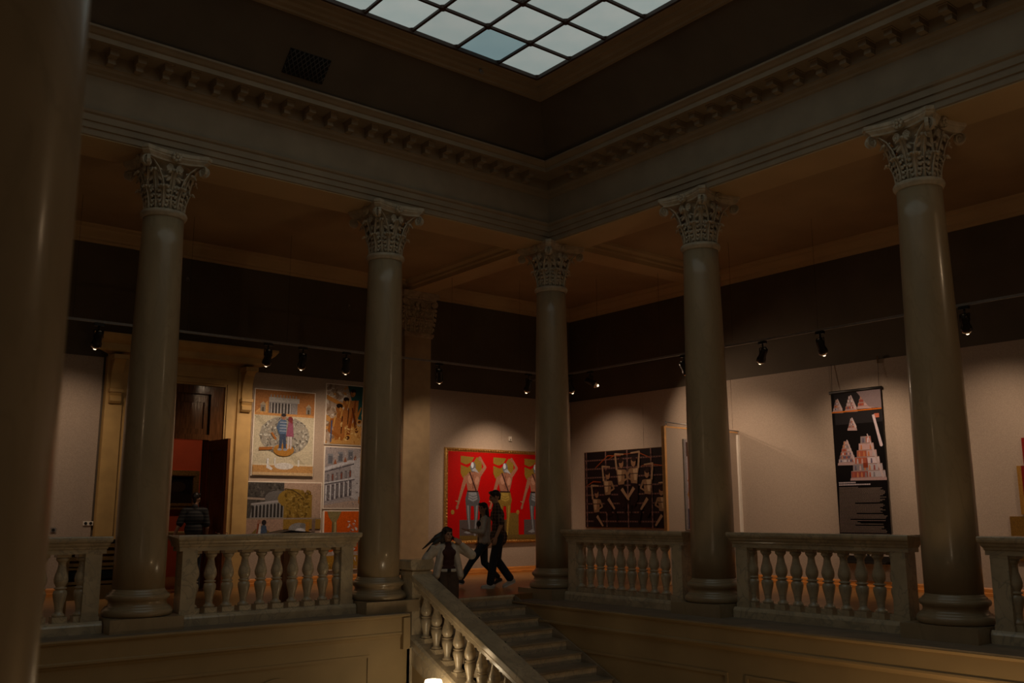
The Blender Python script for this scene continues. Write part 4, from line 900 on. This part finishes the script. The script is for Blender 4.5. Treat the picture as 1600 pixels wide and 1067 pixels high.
# --- gilt framed picture in the red room
w, h = 1.35, .62; p = Print(w, h, '#1c100a'); p.poly([(0, 0), (w, 0), (w, .2), (.7, .3), (0, .22)], '#2c1a0e'); p.ell(1.0, .38, .2, .12, '#3a2614')
t = empty('painting', (-4.2, 8.9, 1.6), label='dark gilt framed painting on the red wall seen through the doorway', cat='painting')
MB().box(-4.9, -3.55, 8.86, 8.9, 1.66, 2.28).build('canvas', MT['black'], t); p.build(t, (-4.9, 8.86, 1.66), (1, 0, 0), (0, -1, 0))
f = MB()
for a in ((-5.04, -4.9, 1.52, 2.42), (-3.55, -3.41, 1.52, 2.42)): f.box(a[0], a[1], 8.80, 8.9, a[2], a[3])
for a in ((1.52, 1.66), (2.28, 2.42)): f.box(-4.9, -3.55, 8.80, 8.9, a[0], a[1])
f.box(-4.94, -3.51, 8.78, 8.80, 1.60, 1.645); f.box(-4.94, -3.51, 8.78, 8.80, 2.30, 2.345); f.build('frame', MT['gold'], t)

# ================================================================== SMALL THINGS
# attic ventilation grille (lies in the sloping cove)
vg = empty('vent_grille', (-5.80, -1.10, 8.03), label='black lattice ventilation grille set in the left sloping attic wall', cat='vent')
sl = Vector((0, -.735, .678)).normalized(); nn = Vector((0, -sl.z, sl.y)); nn = Vector((0, -.678, -.735)).normalized()
def vp(u, v, o): return Vector((-5.80+u, -1.10, 8.03))+sl*v+nn*o
f = MB(); hw, hh = .33, .20
f.add([vp(-hw, -hh, .002), vp(hw, -hh, .002), vp(hw, hh, .002), vp(-hw, hh, .002), vp(-hw, -hh, .02), vp(hw, -hh, .02), vp(hw, hh, .02), vp(-hw, hh, .02)], [(0, 3, 2, 1), (4, 5, 6, 7), (0, 1, 5, 4), (1, 2, 6, 5), (2, 3, 7, 6), (3, 0, 4, 7)]); f.build('back_plate', MT['hole'], vg)
for sg in (-1, 1):
    for k in range(-9, 10):
        pts = []
        for v in (-hh, hh):
            pts.append((k*.075+sg*v*.62, v))
        (u0, v0), (u1, v1) = pts
        if u1 < u0: u0, v0, u1, v1 = u1, v1, u0, v0
        if u1 < -hw or u0 > hw: continue
        if u0 < -hw: v0 += (v1-v0)*(-hw-u0)/(u1-u0); u0 = -hw
        if u1 > hw: v1 = v0+(v1-v0)*(hw-u0)/(u1-u0); u1 = hw
        if abs(u1-u0) < .02: continue
        f = MB(); f.tube([vp(u0, v0, .028), vp(u1, v1, .028)], .0065, 5); f.build('lattice_bar', MT['latt'], vg)
def ring_hook(p, lb, axis='y'):
    t = empty('wall_hook', p, label=lb, cat='hook'); f = MB(); P0 = Vector(p)
    f.lathe([(.03, 0), (.03, .012), (.012, .018)], 12); f.v = [(p[0]+x, p[1]-z, p[2]+y_) for x, y_, z in f.v]; f.build('rosette', MT['grey'], t)
    f = MB(); pts = [P0+Vector((.032*math.cos(a), -.03, -.035+.032*math.sin(a))) for a in [2*PI*i/12 for i in range(13)]]; f.tube(pts, .006, 5); f.build('ring', MT['grey'], t)
ring_hook((-5.32, DL, 6.03), 'small ring hook on the dark wall above the doorway')
ring_hook((-1.70, DL, 5.98), 'small ring hook on the dark wall left of the second column')
ring_hook((-3.1, -1.86, 8.50), 'small ring hook on the moulding under the skylight edge')
def plate(p, wd, hh, n, lb):
    t = empty('socket_plate', p, label=lb, cat='socket'); x, y_, z_ = p
    MB().box(x-wd/2, x+wd/2, y_-.018, y_, z_-hh/2, z_+hh/2).build('plate', MT['plastic'] if n else MT['grey'], t)
    for k in range(max(1, n)): xx = x+(k-(max(1, n)-1)/2)*wd/max(1, n); f = MB(); f.lathe([(.026, 0), (.026, .008)], 12); f.v = [(xx+a, y_-.018-c, z_+b) for a, b, c in f.v]; f.build('outlet', MT['black'], t)
plate((-7.41, DL-.03, 1.14), .09, .08, 0, 'small grey wall socket above the far left balustrade')
plate((-6.84, DL-.03, 1.25), .17, .075, 2, 'white double socket plate next to the doorway frame')
t = empty('wall_sensor', (2.85, DL-.03, 3.2), label='small white sensor on the wall above the red painting', cat='sensor')
MB().box(2.81, 2.89, DL-.07, DL-.03, 3.17, 3.28).build('case', MT['plastic'], t); f = MB(); f.ball((2.85, DL-.072, 3.20), (.022, .012, .022), 8, 5); f.build('lens', MT['grey'], t)
# slim black stand behind the balustrade
t = empty('display_stand', (-4.80, 1.0, 0), label='black pedestal stand with flat top behind the balustrade under the domed building picture', cat='stand')
MB().box(-5.0, -4.6, .8, 1.2, 0, .03).build('foot', MT['black'], t); MB().box(-4.89, -4.71, .92, 1.08, .03, 1.08).build('post', MT['leafwood'], t)
f = MB(); f.extrude([(-.36, 0), (.36, .0), (.36, .02), (.24, .035), (.05, .05), (-.1, .065), (-.3, .025), (-.36, .018)], lambda p, q, s: (-4.745+p, s, 1.085+q), .78, 1.22); f.build('top', MT['black'], t)
# slatted rack between the far left balustrade and the doorway column
t = empty('slatted_rack', (-7.55, 1.5, 0), label='low slatted wooden rack with black shelf between balustrade and doorway column', cat='rack')
for x0 in (-8.0, -7.12): MB().box(x0, x0+.04, 1.35, 1.7, 0, 1.04).build('side_frame', MT['plank'], t)
for z_, hh in ((.93, .035), (.84, .03), (.75, .035), (.67, .03), (.62, .02)): MB().box(-7.96, -7.12, 1.35, 1.38, z_, z_+hh*1.5).build('slat', MT['plank'], t)
MB().box(-7.96, -7.12, 1.36, 1.7, 1.0, 1.04).build('top_board', MT['black'], t); MB().box(-7.96, -7.12, 1.34, 1.7, .50, .60).build('seat', MT['black'], t); MB().box(-7.96, -7.12, 1.35, 1.68, .42, .46).build('shelf', MT['plank'], t); MB().box(-7.96, -7.12, 1.36, 1.39, .20, .40).build('front_board', MT['plank'], t)
MB().box(-7.96, -7.12, 1.68, 1.7, .20, 1.0).build('back_board', MT['leafwood'], t)

# ================================================================== PEOPLE
def cloth(name, col, rough=0.85, var=0.12, scale=14): return mat(name, col, rough, var=var, scale=scale, bump=0.35, bscale=22)
SKIN = mat('skin', (0.40, 0.22, 0.14), 0.55, var=0.05, scale=9)
HAIR = mat('dark_hair', (0.018, 0.012, 0.009), 0.45, var=0.4, scale=30, stretch=(4, 4, 1))
EYE = mat('eye', (0.03, 0.02, 0.015), 0.2, var=0.1, scale=20); LIP = mat('lips', (0.28, 0.09, 0.07), 0.5, var=0.05, scale=20)
def striped(name, c1, c2, kx, kz, width, plaid=False):
    m = mat(name, c1, 0.85); nt = m.node_tree; N = nt.nodes; L = nt.links; b = N['Principled BSDF']
    tc = N.new('ShaderNodeTexCoord'); sp = N.new('ShaderNodeSeparateXYZ'); L.new(tc.outputs['Object'], sp.inputs[0]); outs = []
    for ax, k in (('Z', kz),)+((('X', kx), ('Y', kx)) if plaid else ()):
        mu = N.new('ShaderNodeMath'); mu.operation = 'MULTIPLY'; L.new(sp.outputs[ax], mu.inputs[0]); mu.inputs[1].default_value = k
        fr = N.new('ShaderNodeMath'); fr.operation = 'FRACT'; L.new(mu.outputs[0], fr.inputs[0])
        lt = N.new('ShaderNodeMath'); lt.operation = 'LESS_THAN'; L.new(fr.outputs[0], lt.inputs[0]); lt.inputs[1].default_value = width; outs.append(lt.outputs[0])
    o = outs[0]
    for q in outs[1:]:
        ad = N.new('ShaderNodeMath'); ad.operation = 'ADD'; L.new(o, ad.inputs[0]); L.new(q, ad.inputs[1]); o = ad.outputs[0]
    if plaid: dv = N.new('ShaderNodeMath'); dv.operation = 'MULTIPLY'; L.new(o, dv.inputs[0]); dv.inputs[1].default_value = 0.5; o = dv.outputs[0]
    mx = N.new('ShaderNodeMix'); mx.data_type = 'RGBA'; L.new(o, mx.inputs['Factor']); mx.inputs[6].default_value = (*c1, 1); mx.inputs[7].default_value = (*c2, 1)
    L.new(mx.outputs[2], b.inputs['Base Color']); return m
def capsule(f, p, q, r1, r2, n=12):
    p, q = Vector(p), Vector(q); ax = q-p; l = ax.length
    if l < 1e-5: return f.ball(p, r1, n, 8)
    prof = [(max(1e-4, r1*math.sin(a)), -r1*math.cos(a)) for a in [PI/2*i/4 for i in range(5)]]+[(max(1e-4, r2*math.cos(a)), l+r2*math.sin(a)) for a in [PI/2*i/4 for i in range(5)]]
    g = MB().lathe(prof, n); M_ = ax.to_track_quat('Z', 'Y').to_matrix()
    return f.add([M_ @ Vector(v)+p for v in g.v], g.f, True)
def blob(name, prims, voxel, m, parent, label=None, smooth=3):
    f = MB()
    for pr in prims:
        if pr[0] == 'c': capsule(f, *pr[1:])
        else:
            rot = pr[3] if len(pr) > 3 else None
            f.ball(pr[1], pr[2], 16, 10, rot)
    me = f.mesh(name, m); o = bpy.data.objects.new(name, me); COL.objects.link(o)
    r = o.modifiers.new('remesh', 'REMESH'); r.mode = 'VOXEL'; r.voxel_size = voxel; r.use_smooth_shade = True
    sm = o.modifiers.new('smooth', 'SMOOTH'); sm.factor = 0.5; sm.iterations = smooth
    dg = bpy.context.evaluated_depsgraph_get(); me2 = bpy.data.meshes.new_from_object(o.evaluated_get(dg)); me2.name = name
    o.modifiers.clear(); o.data = me2
    if not me2.materials: me2.materials.append(m)
    me2.polygons.foreach_set('use_smooth', [True]*len(me2.polygons))
    o.parent = parent; return tag(o, label=label)
def hand(w, d, n, s=1.0, curl=0.35, side=1):
    """palm, four fingers and a thumb; w wrist, d direction, n palm normal"""
    w, d, n = Vector(w), Vector(d).normalized(), Vector(n); n = (n-d*n.dot(d)).normalized(); u = d.cross(n)*side
    pr = [('c', w, w+d*.03*s, .024*s, .026*s)]
    for k in range(4):
        a = w+d*.03*s+u*(-.027+.018*k)*s; b = w+d*.088*s+u*(-.030+.020*k)*s; pr.append(('c', a, b, .014*s, .0125*s))
        L1 = (.036, .044, .042, .032)[k]*s; d1 = (d*math.cos(curl)+n*math.sin(curl)).normalized(); d2 = (d*math.cos(curl*2.2)+n*math.sin(curl*2.2)).normalized()
        c = b+d1*L1; pr += [('c', b, c, .0115*s, .0105*s), ('c', c, c+d2*L1*.85, .0105*s, .009*s)]
    t0 = w+d*.025*s-u*.03*s; t1 = t0+(d*.6-u*.7+n*.3).normalized()*.042*s; pr += [('c', t0, t1, .0135*s, .0115*s), ('c', t1, t1+(d*.9-u*.25+n*.3).normalized()*.032*s, .0115*s, .0095*s)]
    return pr
def head(c, yaw, pitch, s=1.0):
    """head prims plus a matrix; face looks along +Y before turning"""
    R = Matrix.Rotation(yaw, 3, 'Z') @ Matrix.Rotation(pitch, 3, 'X'); c = Vector(c); P_ = lambda x, y, z: c+R @ (Vector((x, y, z))*s)
    pr = [('e', P_(0, -.012, .02), (.076*s, .094*s, .098*s), R), ('e', P_(0, .012, -.03), (.064*s, .078*s, .088*s), R), ('c', P_(-.02, .055, -.092), P_(.02, .055, -.092), .024*s, .024*s),
          ('c', P_(0, .088, .018), P_(0, .108, -.022), .009*s, .015*s), ('c', P_(-.034, .072, .03), P_(.034, .072, .03), .018*s, .018*s), ('e', P_(-.036, .066, -.028), (.024*s,)*3), ('e', P_(.036, .066, -.028), (.024*s,)*3),
          ('e', P_(-.078, -.005, -.005), (.012*s, .02*s, .032*s), R), ('e', P_(.078, -.005, -.005), (.012*s, .02*s, .032*s), R), ('c', P_(-.018, .088, -.055), P_(.018, .088, -.055), .012*s, .012*s)]
    return pr, P_, R
def face(P_, R, s, parent):
    for x in (-.031, .031):
        f = MB(); f.ball(P_(x, .085, .008), (.013*s, .008*s, .0075*s), 10, 6, R); f.build_local('eye', EYE, parent)
        f = MB(); f.tube([P_(x-.018, .088, .026), P_(x, .094, .031), P_(x+.018, .086, .027)], .0045*s, 6); f.build_local('eyebrow', HAIR, parent)
    f = MB(); f.ball(P_(0, .098, -.056), (.021*s, .006*s, .0075*s), 10, 6, R); f.build_local('mouth', LIP, parent)
def _bl(self, name, m, parent):
    o = bpy.data.objects.new(name, self.mesh(name, m)); COL.objects.link(o); o.parent = parent; return o
MB.build_local = _bl
def arm(sh, el, wr, r=(.05, .042, .030)): return [('c', sh, el, r[0], r[1]), ('c', el, wr, r[1]*.98, r[2])]
def leg(hp, kn, an, r=(.085, .058, .040)): return [('c', hp, kn, r[0], r[1]), ('c', kn, an, r[1]*1.0, r[2])]
def shoe(an, yaw, pitch, m, parent, s=1.0):
    R = Matrix.Rotation(yaw, 3, 'Z') @ Matrix.Rotation(pitch, 3, 'X'); a = Vector(an); P_ = lambda x, y, z: a+R @ (Vector((x, y, z))*s)
    sh = blob('shoe', [('c', P_(0, -.055, -.045), P_(0, .03, -.05), .042*s, .045*s), ('c', P_(0, .03, -.05), P_(.0, .15, -.062), .046*s, .036*s), ('c', P_(0, -.03, -.02), P_(0, .02, -.03), .042*s, .046*s)], .008, m, parent)
    f = MB(); ring = [(.042*math.cos(t)*(1.1 if math.sin(t) > 0 else .95), .055+.135*math.sin(t)) for t in [2*PI*i/20 for i in range(20)]]
    f.extrude(ring, lambda p, q, t: P_(p, q, t), -.098, -.07); f.build_local('sole', MT['plastic'], sh); return sh
def foot_prims(an, yaw, pitch, s=1.0):
    R = Matrix.Rotation(yaw, 3, 'Z') @ Matrix.Rotation(pitch, 3, 'X'); a = Vector(an); P_ = lambda x, y, z: a+R @ (Vector((x, y, z))*s)
    return [('c', P_(0, -.04, -.05), P_(0, .13, -.065), .03*s, .024*s), ('c', a, P_(0, -.02, -.04), .034*s, .032*s)]
V = Vector
# ---- man striding along the gallery in a dark plaid shirt
t = empty('person', (-.235, 1.35, 0), math.radians(54), 'man in dark plaid shirt and dark jeans striding left past the red painting', 'person'); BASE[t.name] = Vector()
hp, shz = .96, 1.52
ch = V((0, .075, 1.725)); hpr, P_, R = head(ch, .10, -.22)
lL, lR = [V((-.10, .0, hp)), V((-.09, .10, .52)), V((-.08, .16, .085))], [V((.10, .0, hp)), V((.10, .03, .52)), V((.10, -.22, .15))]
shL, shR = V((-.205, .03, 1.49)), V((.205, .05, 1.49)); eL, wL = V((-.27, -.05, 1.20)), V((-.245, .06, .955)); eR, wR = V((.36, .02, 1.33)), V((.56, .08, 1.36))
torso = [('e', (0, 0, 1.0), (.165, .115, .13)), ('e', (0, .01, 1.15), (.155, .105, .17)), ('e', (0, .025, 1.36), (.185, .115, .17)), ('c', shL+V((.04, 0, .0)), shR-V((.04, 0, 0)), .062, .062), ('c', (0, .035, 1.5), (0, .06, 1.64), .058, .054)]
body = torso+hpr+arm(shL, eL, wL)+hand(wL, (0, .25, -1), (.9, .1, 0), 1.0, .3, 1)+arm(shR, eR, wR)+hand(wR, (.4, .6, -.3), (0, .3, -1), 1.0, .4, -1)+leg(*lL)+leg(*lR)+foot_prims(lL[2], 0, 0)+foot_prims(lR[2], 0, -.45)
blob('body', body, .0075, SKIN, t); face(P_, R, 1, t)
blob('hair', [('e', P_(0, -.02, .045), (.086, .103, .088), R), ('c', P_(-.05, .06, .095), P_(.05, .065, .095), .032, .034), ('c', P_(0, -.085, .02), P_(0, -.075, -.045), .05, .035), ('c', P_(-.07, 0, .05), P_(-.074, .01, -.0), .022, .014), ('c', P_(.07, 0, .05), P_(.074, .01, 0), .022, .014)], .008, HAIR, t)
PLAID = striped('dark_plaid', (0.035, 0.018, 0.013), (0.22, 0.15, 0.11), 16, 16, .22, True)
blob('shirt', [('e', (0, 0, 1.0), (.188, .135, .12)), ('e', (0, .01, 1.15), (.178, .128, .17)), ('e', (0, .025, 1.36), (.208, .138, .17)), ('c', shL+V((.04, 0, .005)), shR-V((.04, 0, -.005)), .078, .078), ('c', shL, eL+V((0, 0, .03)), .075, .062), ('c', shR, eR, .075, .058), ('c', (0, .035, 1.53), (0, .045, 1.565), .074, .07), ('c', (0, 0, .93), (0, 0, .98), .165, .17)], .010, PLAID, t)
JEAN = cloth('dark_jeans', (0.022, 0.024, 0.030))
blob('trousers', [('e', (0, 0, .95), (.178, .128, .12))]+[('c', lL[0], lL[1], .105, .082), ('c', lL[1], lL[2]+V((0, 0, .03)), .080, .078), ('c', lR[0], lR[1], .105, .082), ('c', lR[1], lR[2]+V((0, .0, .03)), .080, .078)], .010, JEAN, t)
f = MB(); f.lathe([(.15, 0), (.155, .01), (.155, .035), (.15, .045)], 28); f.v = [(x*1.14, y*.86, z+.955) for x, y, z in f.v]; f.build_local('belt', MT['black'], t)
WS = mat('white_sneaker', (0.60, 0.56, 0.50), 0.6, var=0.08, scale=12); DS = mat('dark_sneaker', (0.05, 0.05, 0.055), 0.6, var=0.1, scale=12)
shoe(lL[2], 0, 0, WS, t); shoe(lR[2], 0, -.42, WS, t)
# ---- woman walking beside him
t = empty('person', (-.215, 1.85, 0), math.radians(60), 'long haired woman in white jacket walking behind the man in plaid, one hand held out', 'person'); BASE[t.name] = Vector()
k = 1.62/1.85
ch = V((.0, .02, 1.505)); hpr, P_, R = head(ch, .75, -.05, .93)
lL, lR = [V((-.085, .0, .84)), V((-.08, .24, .50)), V((-.07, .46, .14))], [V((.085, 0, .84)), V((.08, -.02, .45)), V((.08, -.28, .13))]
shL, shR = V((-.165, .0, 1.30)), V((.165, .0, 1.30)); eL, wL = V((-.24, .06, 1.05)), V((-.15, .31, 1.075)); eR, wR = V((.22, -.06, 1.04)), V((.22, .08, .84))
torso = [('e', (0, 0, .90), (.155, .11, .12)), ('e', (0, 0, 1.02), (.125, .09, .14)), ('e', (0, .01, 1.18), (.15, .105, .14)), ('e', (-.065, .085, 1.20), (.06, .05, .06)), ('e', (.065, .085, 1.20), (.06, .05, .06)), ('c', shL+V((.03, 0, 0)), shR-V((.03, 0, 0)), .048, .048), ('c', (0, 0, 1.31), (0, .01, 1.42), .045, .042)]
body = torso+hpr+arm(shL, eL, wL, (.042, .036, .025))+hand(wL, (-.1, 1, .15), (0, -.1, 1), .92, .2, -1)+arm(shR, eR, wR, (.042, .036, .025))+hand(wR, (0, .2, -1), (-.9, .1, 0), .92, .3, -1)+leg(*lL, (.078, .052, .036))+leg(*lR, (.078, .052, .036))+foot_prims(lL[2], 0, .18, .9)+foot_prims(lR[2], 0, -.5, .9)
blob('body', body, .0075, SKIN, t); face(P_, R, .93, t)
blob('hair', [('e', P_(0, -.022, .04), (.082, .098, .086), R), ('c', P_(-.062, -.035, .05), P_(-.075, -.06, -.20), .03, .036), ('c', P_(.062, -.02, .05), P_(.08, -.03, -.22), .03, .034), ('c', P_(0, -.08, .0), P_(0, -.10, -.26), .065, .07), ('c', P_(-.04, .045, .085), P_(.05, .045, .09), .03, .03), ('c', P_(-.075, -.05, -.18), P_(-.085, -.03, -.30), .034, .014), ('c', P_(.0, -.1, -.24), P_(.02, -.1, -.36), .065, .03)], .009, HAIR, t)
WJ = cloth('cream_jacket', (0.58, 0.50, 0.42)); BT = cloth('black_top', (0.022, 0.019, 0.018))
blob('top', [('e', (0, .005, .90), (.160, .118, .10)), ('e', (0, .005, 1.02), (.135, .10, .14)), ('e', (0, .015, 1.18), (.155, .115, .14)), ('e', (-.065, .09, 1.20), (.065, .055, .065)), ('e', (.065, .09, 1.20), (.065, .055, .065))], .010, BT, t)
jk = []
for s_, sh_, e_, w_ in ((-1, shL, eL, wL), (1, shR, eR, wR)):
    jk += [('c', sh_, e_, .062, .054), ('c', e_, w_+(e_-w_)*.15, .054, .042), ('c', (s_*.10, .02, 1.29), (s_*.145, .01, .86), .062, .062), ('c', (s_*.075, .075, 1.24), (s_*.13, .085, .86), .034, .036)]
jk += [('c', (-.10, -.06, 1.28), (-.10, -.07, .86), .06, .07), ('c', (.10, -.06, 1.28), (.10, -.07, .86), .06, .07), ('c', (0, -.08, 1.28), (0, -.09, .86), .06, .065), ('c', (-.06, -.03, 1.345), (.06, -.03, 1.345), .03, .03)]
blob('jacket', jk, .010, WJ, t)
JN2 = cloth('blue_jeans', (0.035, 0.043, 0.055))
blob('trousers', [('e', (0, 0, .84), (.168, .12, .11)), ('c', lL[0], lL[1], .095, .07), ('c', lL[1], lL[2]+(lL[1]-lL[2])*.14, .066, .056), ('c', lR[0], lR[1], .095, .07), ('c', lR[1], lR[2]+V((0, 0, .05)), .066, .056)], .010, JN2, t)
shoe(lL[2], 0, .18, DS, t, .9); shoe(lR[2], 0, -.5, DS, t, .9)
# ---- woman coming down the stairs, both hands in her blowing hair
t = empty('person', (-2.71, -.50, -.314), math.radians(156), 'woman in white jacket on the stairs with both hands in her blowing hair', 'person'); BASE[t.name] = Vector()
ch = V((.02, .03, 1.385)); hpr, P_, R = head(ch, .35, -.08, .93)
lL, lR = [V((-.085, .0, .78)), V((-.08, .10, .42)), V((-.075, .05, .09))], [V((.085, 0, .78)), V((.09, .16, .36)), V((.085, .27, -.067))]
shR, shL = V((.165, .0, 1.19)), V((-.165, .0, 1.19)); eR, wR = V((.355, .02, 1.00)), V((.245, .055, 1.215)); eL, wL = V((-.375, .06, 1.06)), V((-.20, .09, 1.235))
torso = [('e', (0, 0, .84), (.15, .105, .12)), ('e', (0, 0, .95), (.12, .085, .13)), ('e', (0, .01, 1.08), (.145, .10, .13)), ('e', (-.06, .08, 1.10), (.058, .048, .058)), ('e', (.06, .08, 1.10), (.058, .048, .058)), ('c', shL+V((.03, 0, 0)), shR-V((.03, 0, 0)), .046, .046), ('c', (0, 0, 1.2), (.01, .015, 1.31), .043, .040)]
body = torso+hpr+arm(shL, eL, wL, (.040, .034, .024))+hand(wL, (.75, -.05, .6), (.3, -.9, .1), .9, .35, 1)+arm(shR, eR, wR, (.040, .034, .024))+hand(wR, (-.7, -.2, .65), (-.3, -.9, .1), .9, .35, -1)+leg(*lL, (.078, .052, .036))+leg(*lR, (.078, .052, .036))+foot_prims(lL[2], 0, 0, .9)+foot_prims(lR[2], 0, 0, .9)
blob('body', body, .0075, SKIN, t); face(P_, R, .93, t)
hr = [('e', P_(0, -.025, .042), (.084, .10, .086), R), ('c', P_(-.04, .045, .085), P_(.05, .045, .09), .03, .03), ('c', P_(-.072, 0, .04), P_(-.078, -.01, -.10), .028, .024), ('c', P_(.072, 0, .04), P_(.085, -.02, -.12), .03, .03), ('c', P_(0, -.08, .02), P_(.02, -.09, -.14), .06, .05)]
base_ = P_(.08, -.03, .0)
for j, (dz, ln, dy) in enumerate(((.02, .22, .0), (-.02, .29, .02), (-.06, .33, -.03), (-.10, .27, .03), (-.04, .28, -.06))):
    a = base_+V((0, 0, dz*.6)); b = a+V((ln*.5, dy, -.05+dz*.3)); c = a+V((ln*.95, dy*1.5, -.17+dz*.4)); hr += [('c', a, b, .042, .026), ('c', b, c, .026, .010)]
a = P_(-.08, -.02, -.03); hr += [('c', a, a+V((-.09, -.02, -.07)), .032, .02), ('c', a+V((-.09, -.02, -.07)), a+V((-.15, -.01, -.09)), .02, .008)]
blob('hair', hr, .008, HAIR, t)
RT = cloth('dark_red_top', (0.055, 0.016, 0.012)); BR = cloth('brown_trousers', (0.06, 0.035, 0.02))
blob('top', [('e', (0, .005, .84), (.152, .112, .09)), ('e', (0, .005, .95), (.128, .095, .13)), ('e', (0, .015, 1.08), (.152, .112, .13)), ('e', (-.06, .085, 1.10), (.063, .053, .063)), ('e', (.06, .085, 1.10), (.063, .053, .063)), ('c', (0, .01, 1.2), (0, .012, 1.245), .058, .052)], .010, RT, t)
jk = []
for s_, sh_, e_, w_ in ((-1, shL, eL, wL), (1, shR, eR, wR)):
    jk += [('c', sh_, e_, .072, .078), ('c', e_, w_+(e_-w_)*.12, .078, .048), ('c', (s_*.10, .02, 1.18), (s_*.185, .03, .74), .062, .075), ('c', (s_*.095, .075, 1.15), (s_*.19, .10, .74), .034, .045)]
jk += [('c', (-.10, -.06, 1.17), (-.13, -.08, .74), .06, .075), ('c', (.10, -.06, 1.17), (.13, -.08, .74), .06, .075), ('c', (0, -.08, 1.17), (0, -.10, .74), .06, .075), ('c', (-.07, -.03, 1.235), (.07, -.03, 1.235), .032, .032)]
blob('jacket', jk, .010, WJ, t)
blob('trousers', [('e', (0, 0, .78), (.165, .118, .11)), ('c', lL[0], lL[1], .10, .085), ('c', lL[1], lL[2]+V((0, 0, .03)), .085, .09), ('c', lR[0], lR[1], .10, .085), ('c', lR[1], lR[2]+V((0, 0, .03)), .085, .09)], .010, BR, t)
f = MB(); f.lathe([(.145, 0), (.15, .008), (.15, .038), (.145, .045)], 28); f.v = [(x*1.10, y*.84, z+.80) for x, y, z in f.v]; f.build_local('belt', mat('white_belt', (0.62, 0.58, 0.52), 0.5, var=0.05, scale=9), t)
f = MB(); f.box(-.03, .03, .118, .132, .80, .845); f.build_local('buckle', MT['dmetal'], t)
shoe(lL[2], 0, 0, DS, t, .9); shoe(lR[2], 0, 0, DS, t, .9)
# ---- man from behind in the doorway
t = empty('person', (-5.18, 4.15, 0), math.radians(-14), 'man in dark striped polo shirt seen from behind in the doorway', 'person'); t.scale = (.86, .95, 1); BASE[t.name] = Vector()
ch = V((.02, .03, 1.685)); hpr, P_, R = head(ch, -.5, -.12)
lL, lR = [V((-.10, 0, .93)), V((-.10, .06, .50)), V((-.10, .02, .085))], [V((.10, 0, .93)), V((.10, .02, .50)), V((.10, -.10, .09))]
shL, shR = V((-.205, 0, 1.45)), V((.205, 0, 1.45)); eL, wL = V((-.32, -.03, 1.18)), V((-.40, .04, .98)); eR, wR = V((.27, -.03, 1.16)), V((.27, .10, .95))
torso = [('e', (0, 0, .98), (.17, .125, .13)), ('e', (0, .0, 1.13), (.17, .12, .17)), ('e', (0, .0, 1.33), (.19, .125, .17)), ('c', shL+V((.04, 0, 0)), shR-V((.04, 0, 0)), .062, .062), ('c', (0, .0, 1.47), (0, .015, 1.60), .06, .056)]
body = torso+hpr+arm(shL, eL, wL)+hand(wL, (-.3, .2, -.9), (.9, .1, 0), 1.0, .35, 1)+arm(shR, eR, wR)+hand(wR, (0, .3, -1), (-.9, .1, 0), 1.0, .35, -1)+leg(*lL)+leg(*lR)+foot_prims(lL[2], 0, 0)+foot_prims(lR[2], 0, 0)
blob('body', body, .0075, SKIN, t); face(P_, R, 1, t)
blob('hair', [('e', P_(0, -.022, .042), (.083, .10, .085), R), ('c', P_(-.045, .055, .085), P_(.045, .055, .085), .028, .028), ('c', P_(0, -.085, .02), P_(0, -.07, -.06), .045, .032)], .008, HAIR, t)
STR = striped('striped_polo', (0.014, 0.014, 0.016), (0.075, 0.07, 0.065), 1, 16, .22)
blob('shirt', [('e', (0, 0, .98), (.195, .148, .12)), ('e', (0, 0, 1.13), (.195, .145, .17)), ('e', (0, 0, 1.33), (.213, .148, .17)), ('c', shL+V((.04, 0, .005)), shR-V((.04, 0, -.005)), .08, .08), ('c', shL, shL+(eL-shL)*.75, .08, .078), ('c', shR, shR+(eR-shR)*.75, .08, .078), ('c', (0, 0, 1.5), (0, .0, 1.535), .075, .07)], .010, STR, t)
blob('trousers', [('e', (0, 0, .92), (.18, .13, .12)), ('c', lL[0], lL[1], .105, .085), ('c', lL[1], lL[2]+V((0, 0, .03)), .082, .078), ('c', lR[0], lR[1], .105, .085), ('c', lR[1], lR[2]+V((0, 0, .03)), .082, .078)], .010, JEAN, t)
shoe(lL[2], 0, 0, DS, t); shoe(lR[2], 0, 0, DS, t)
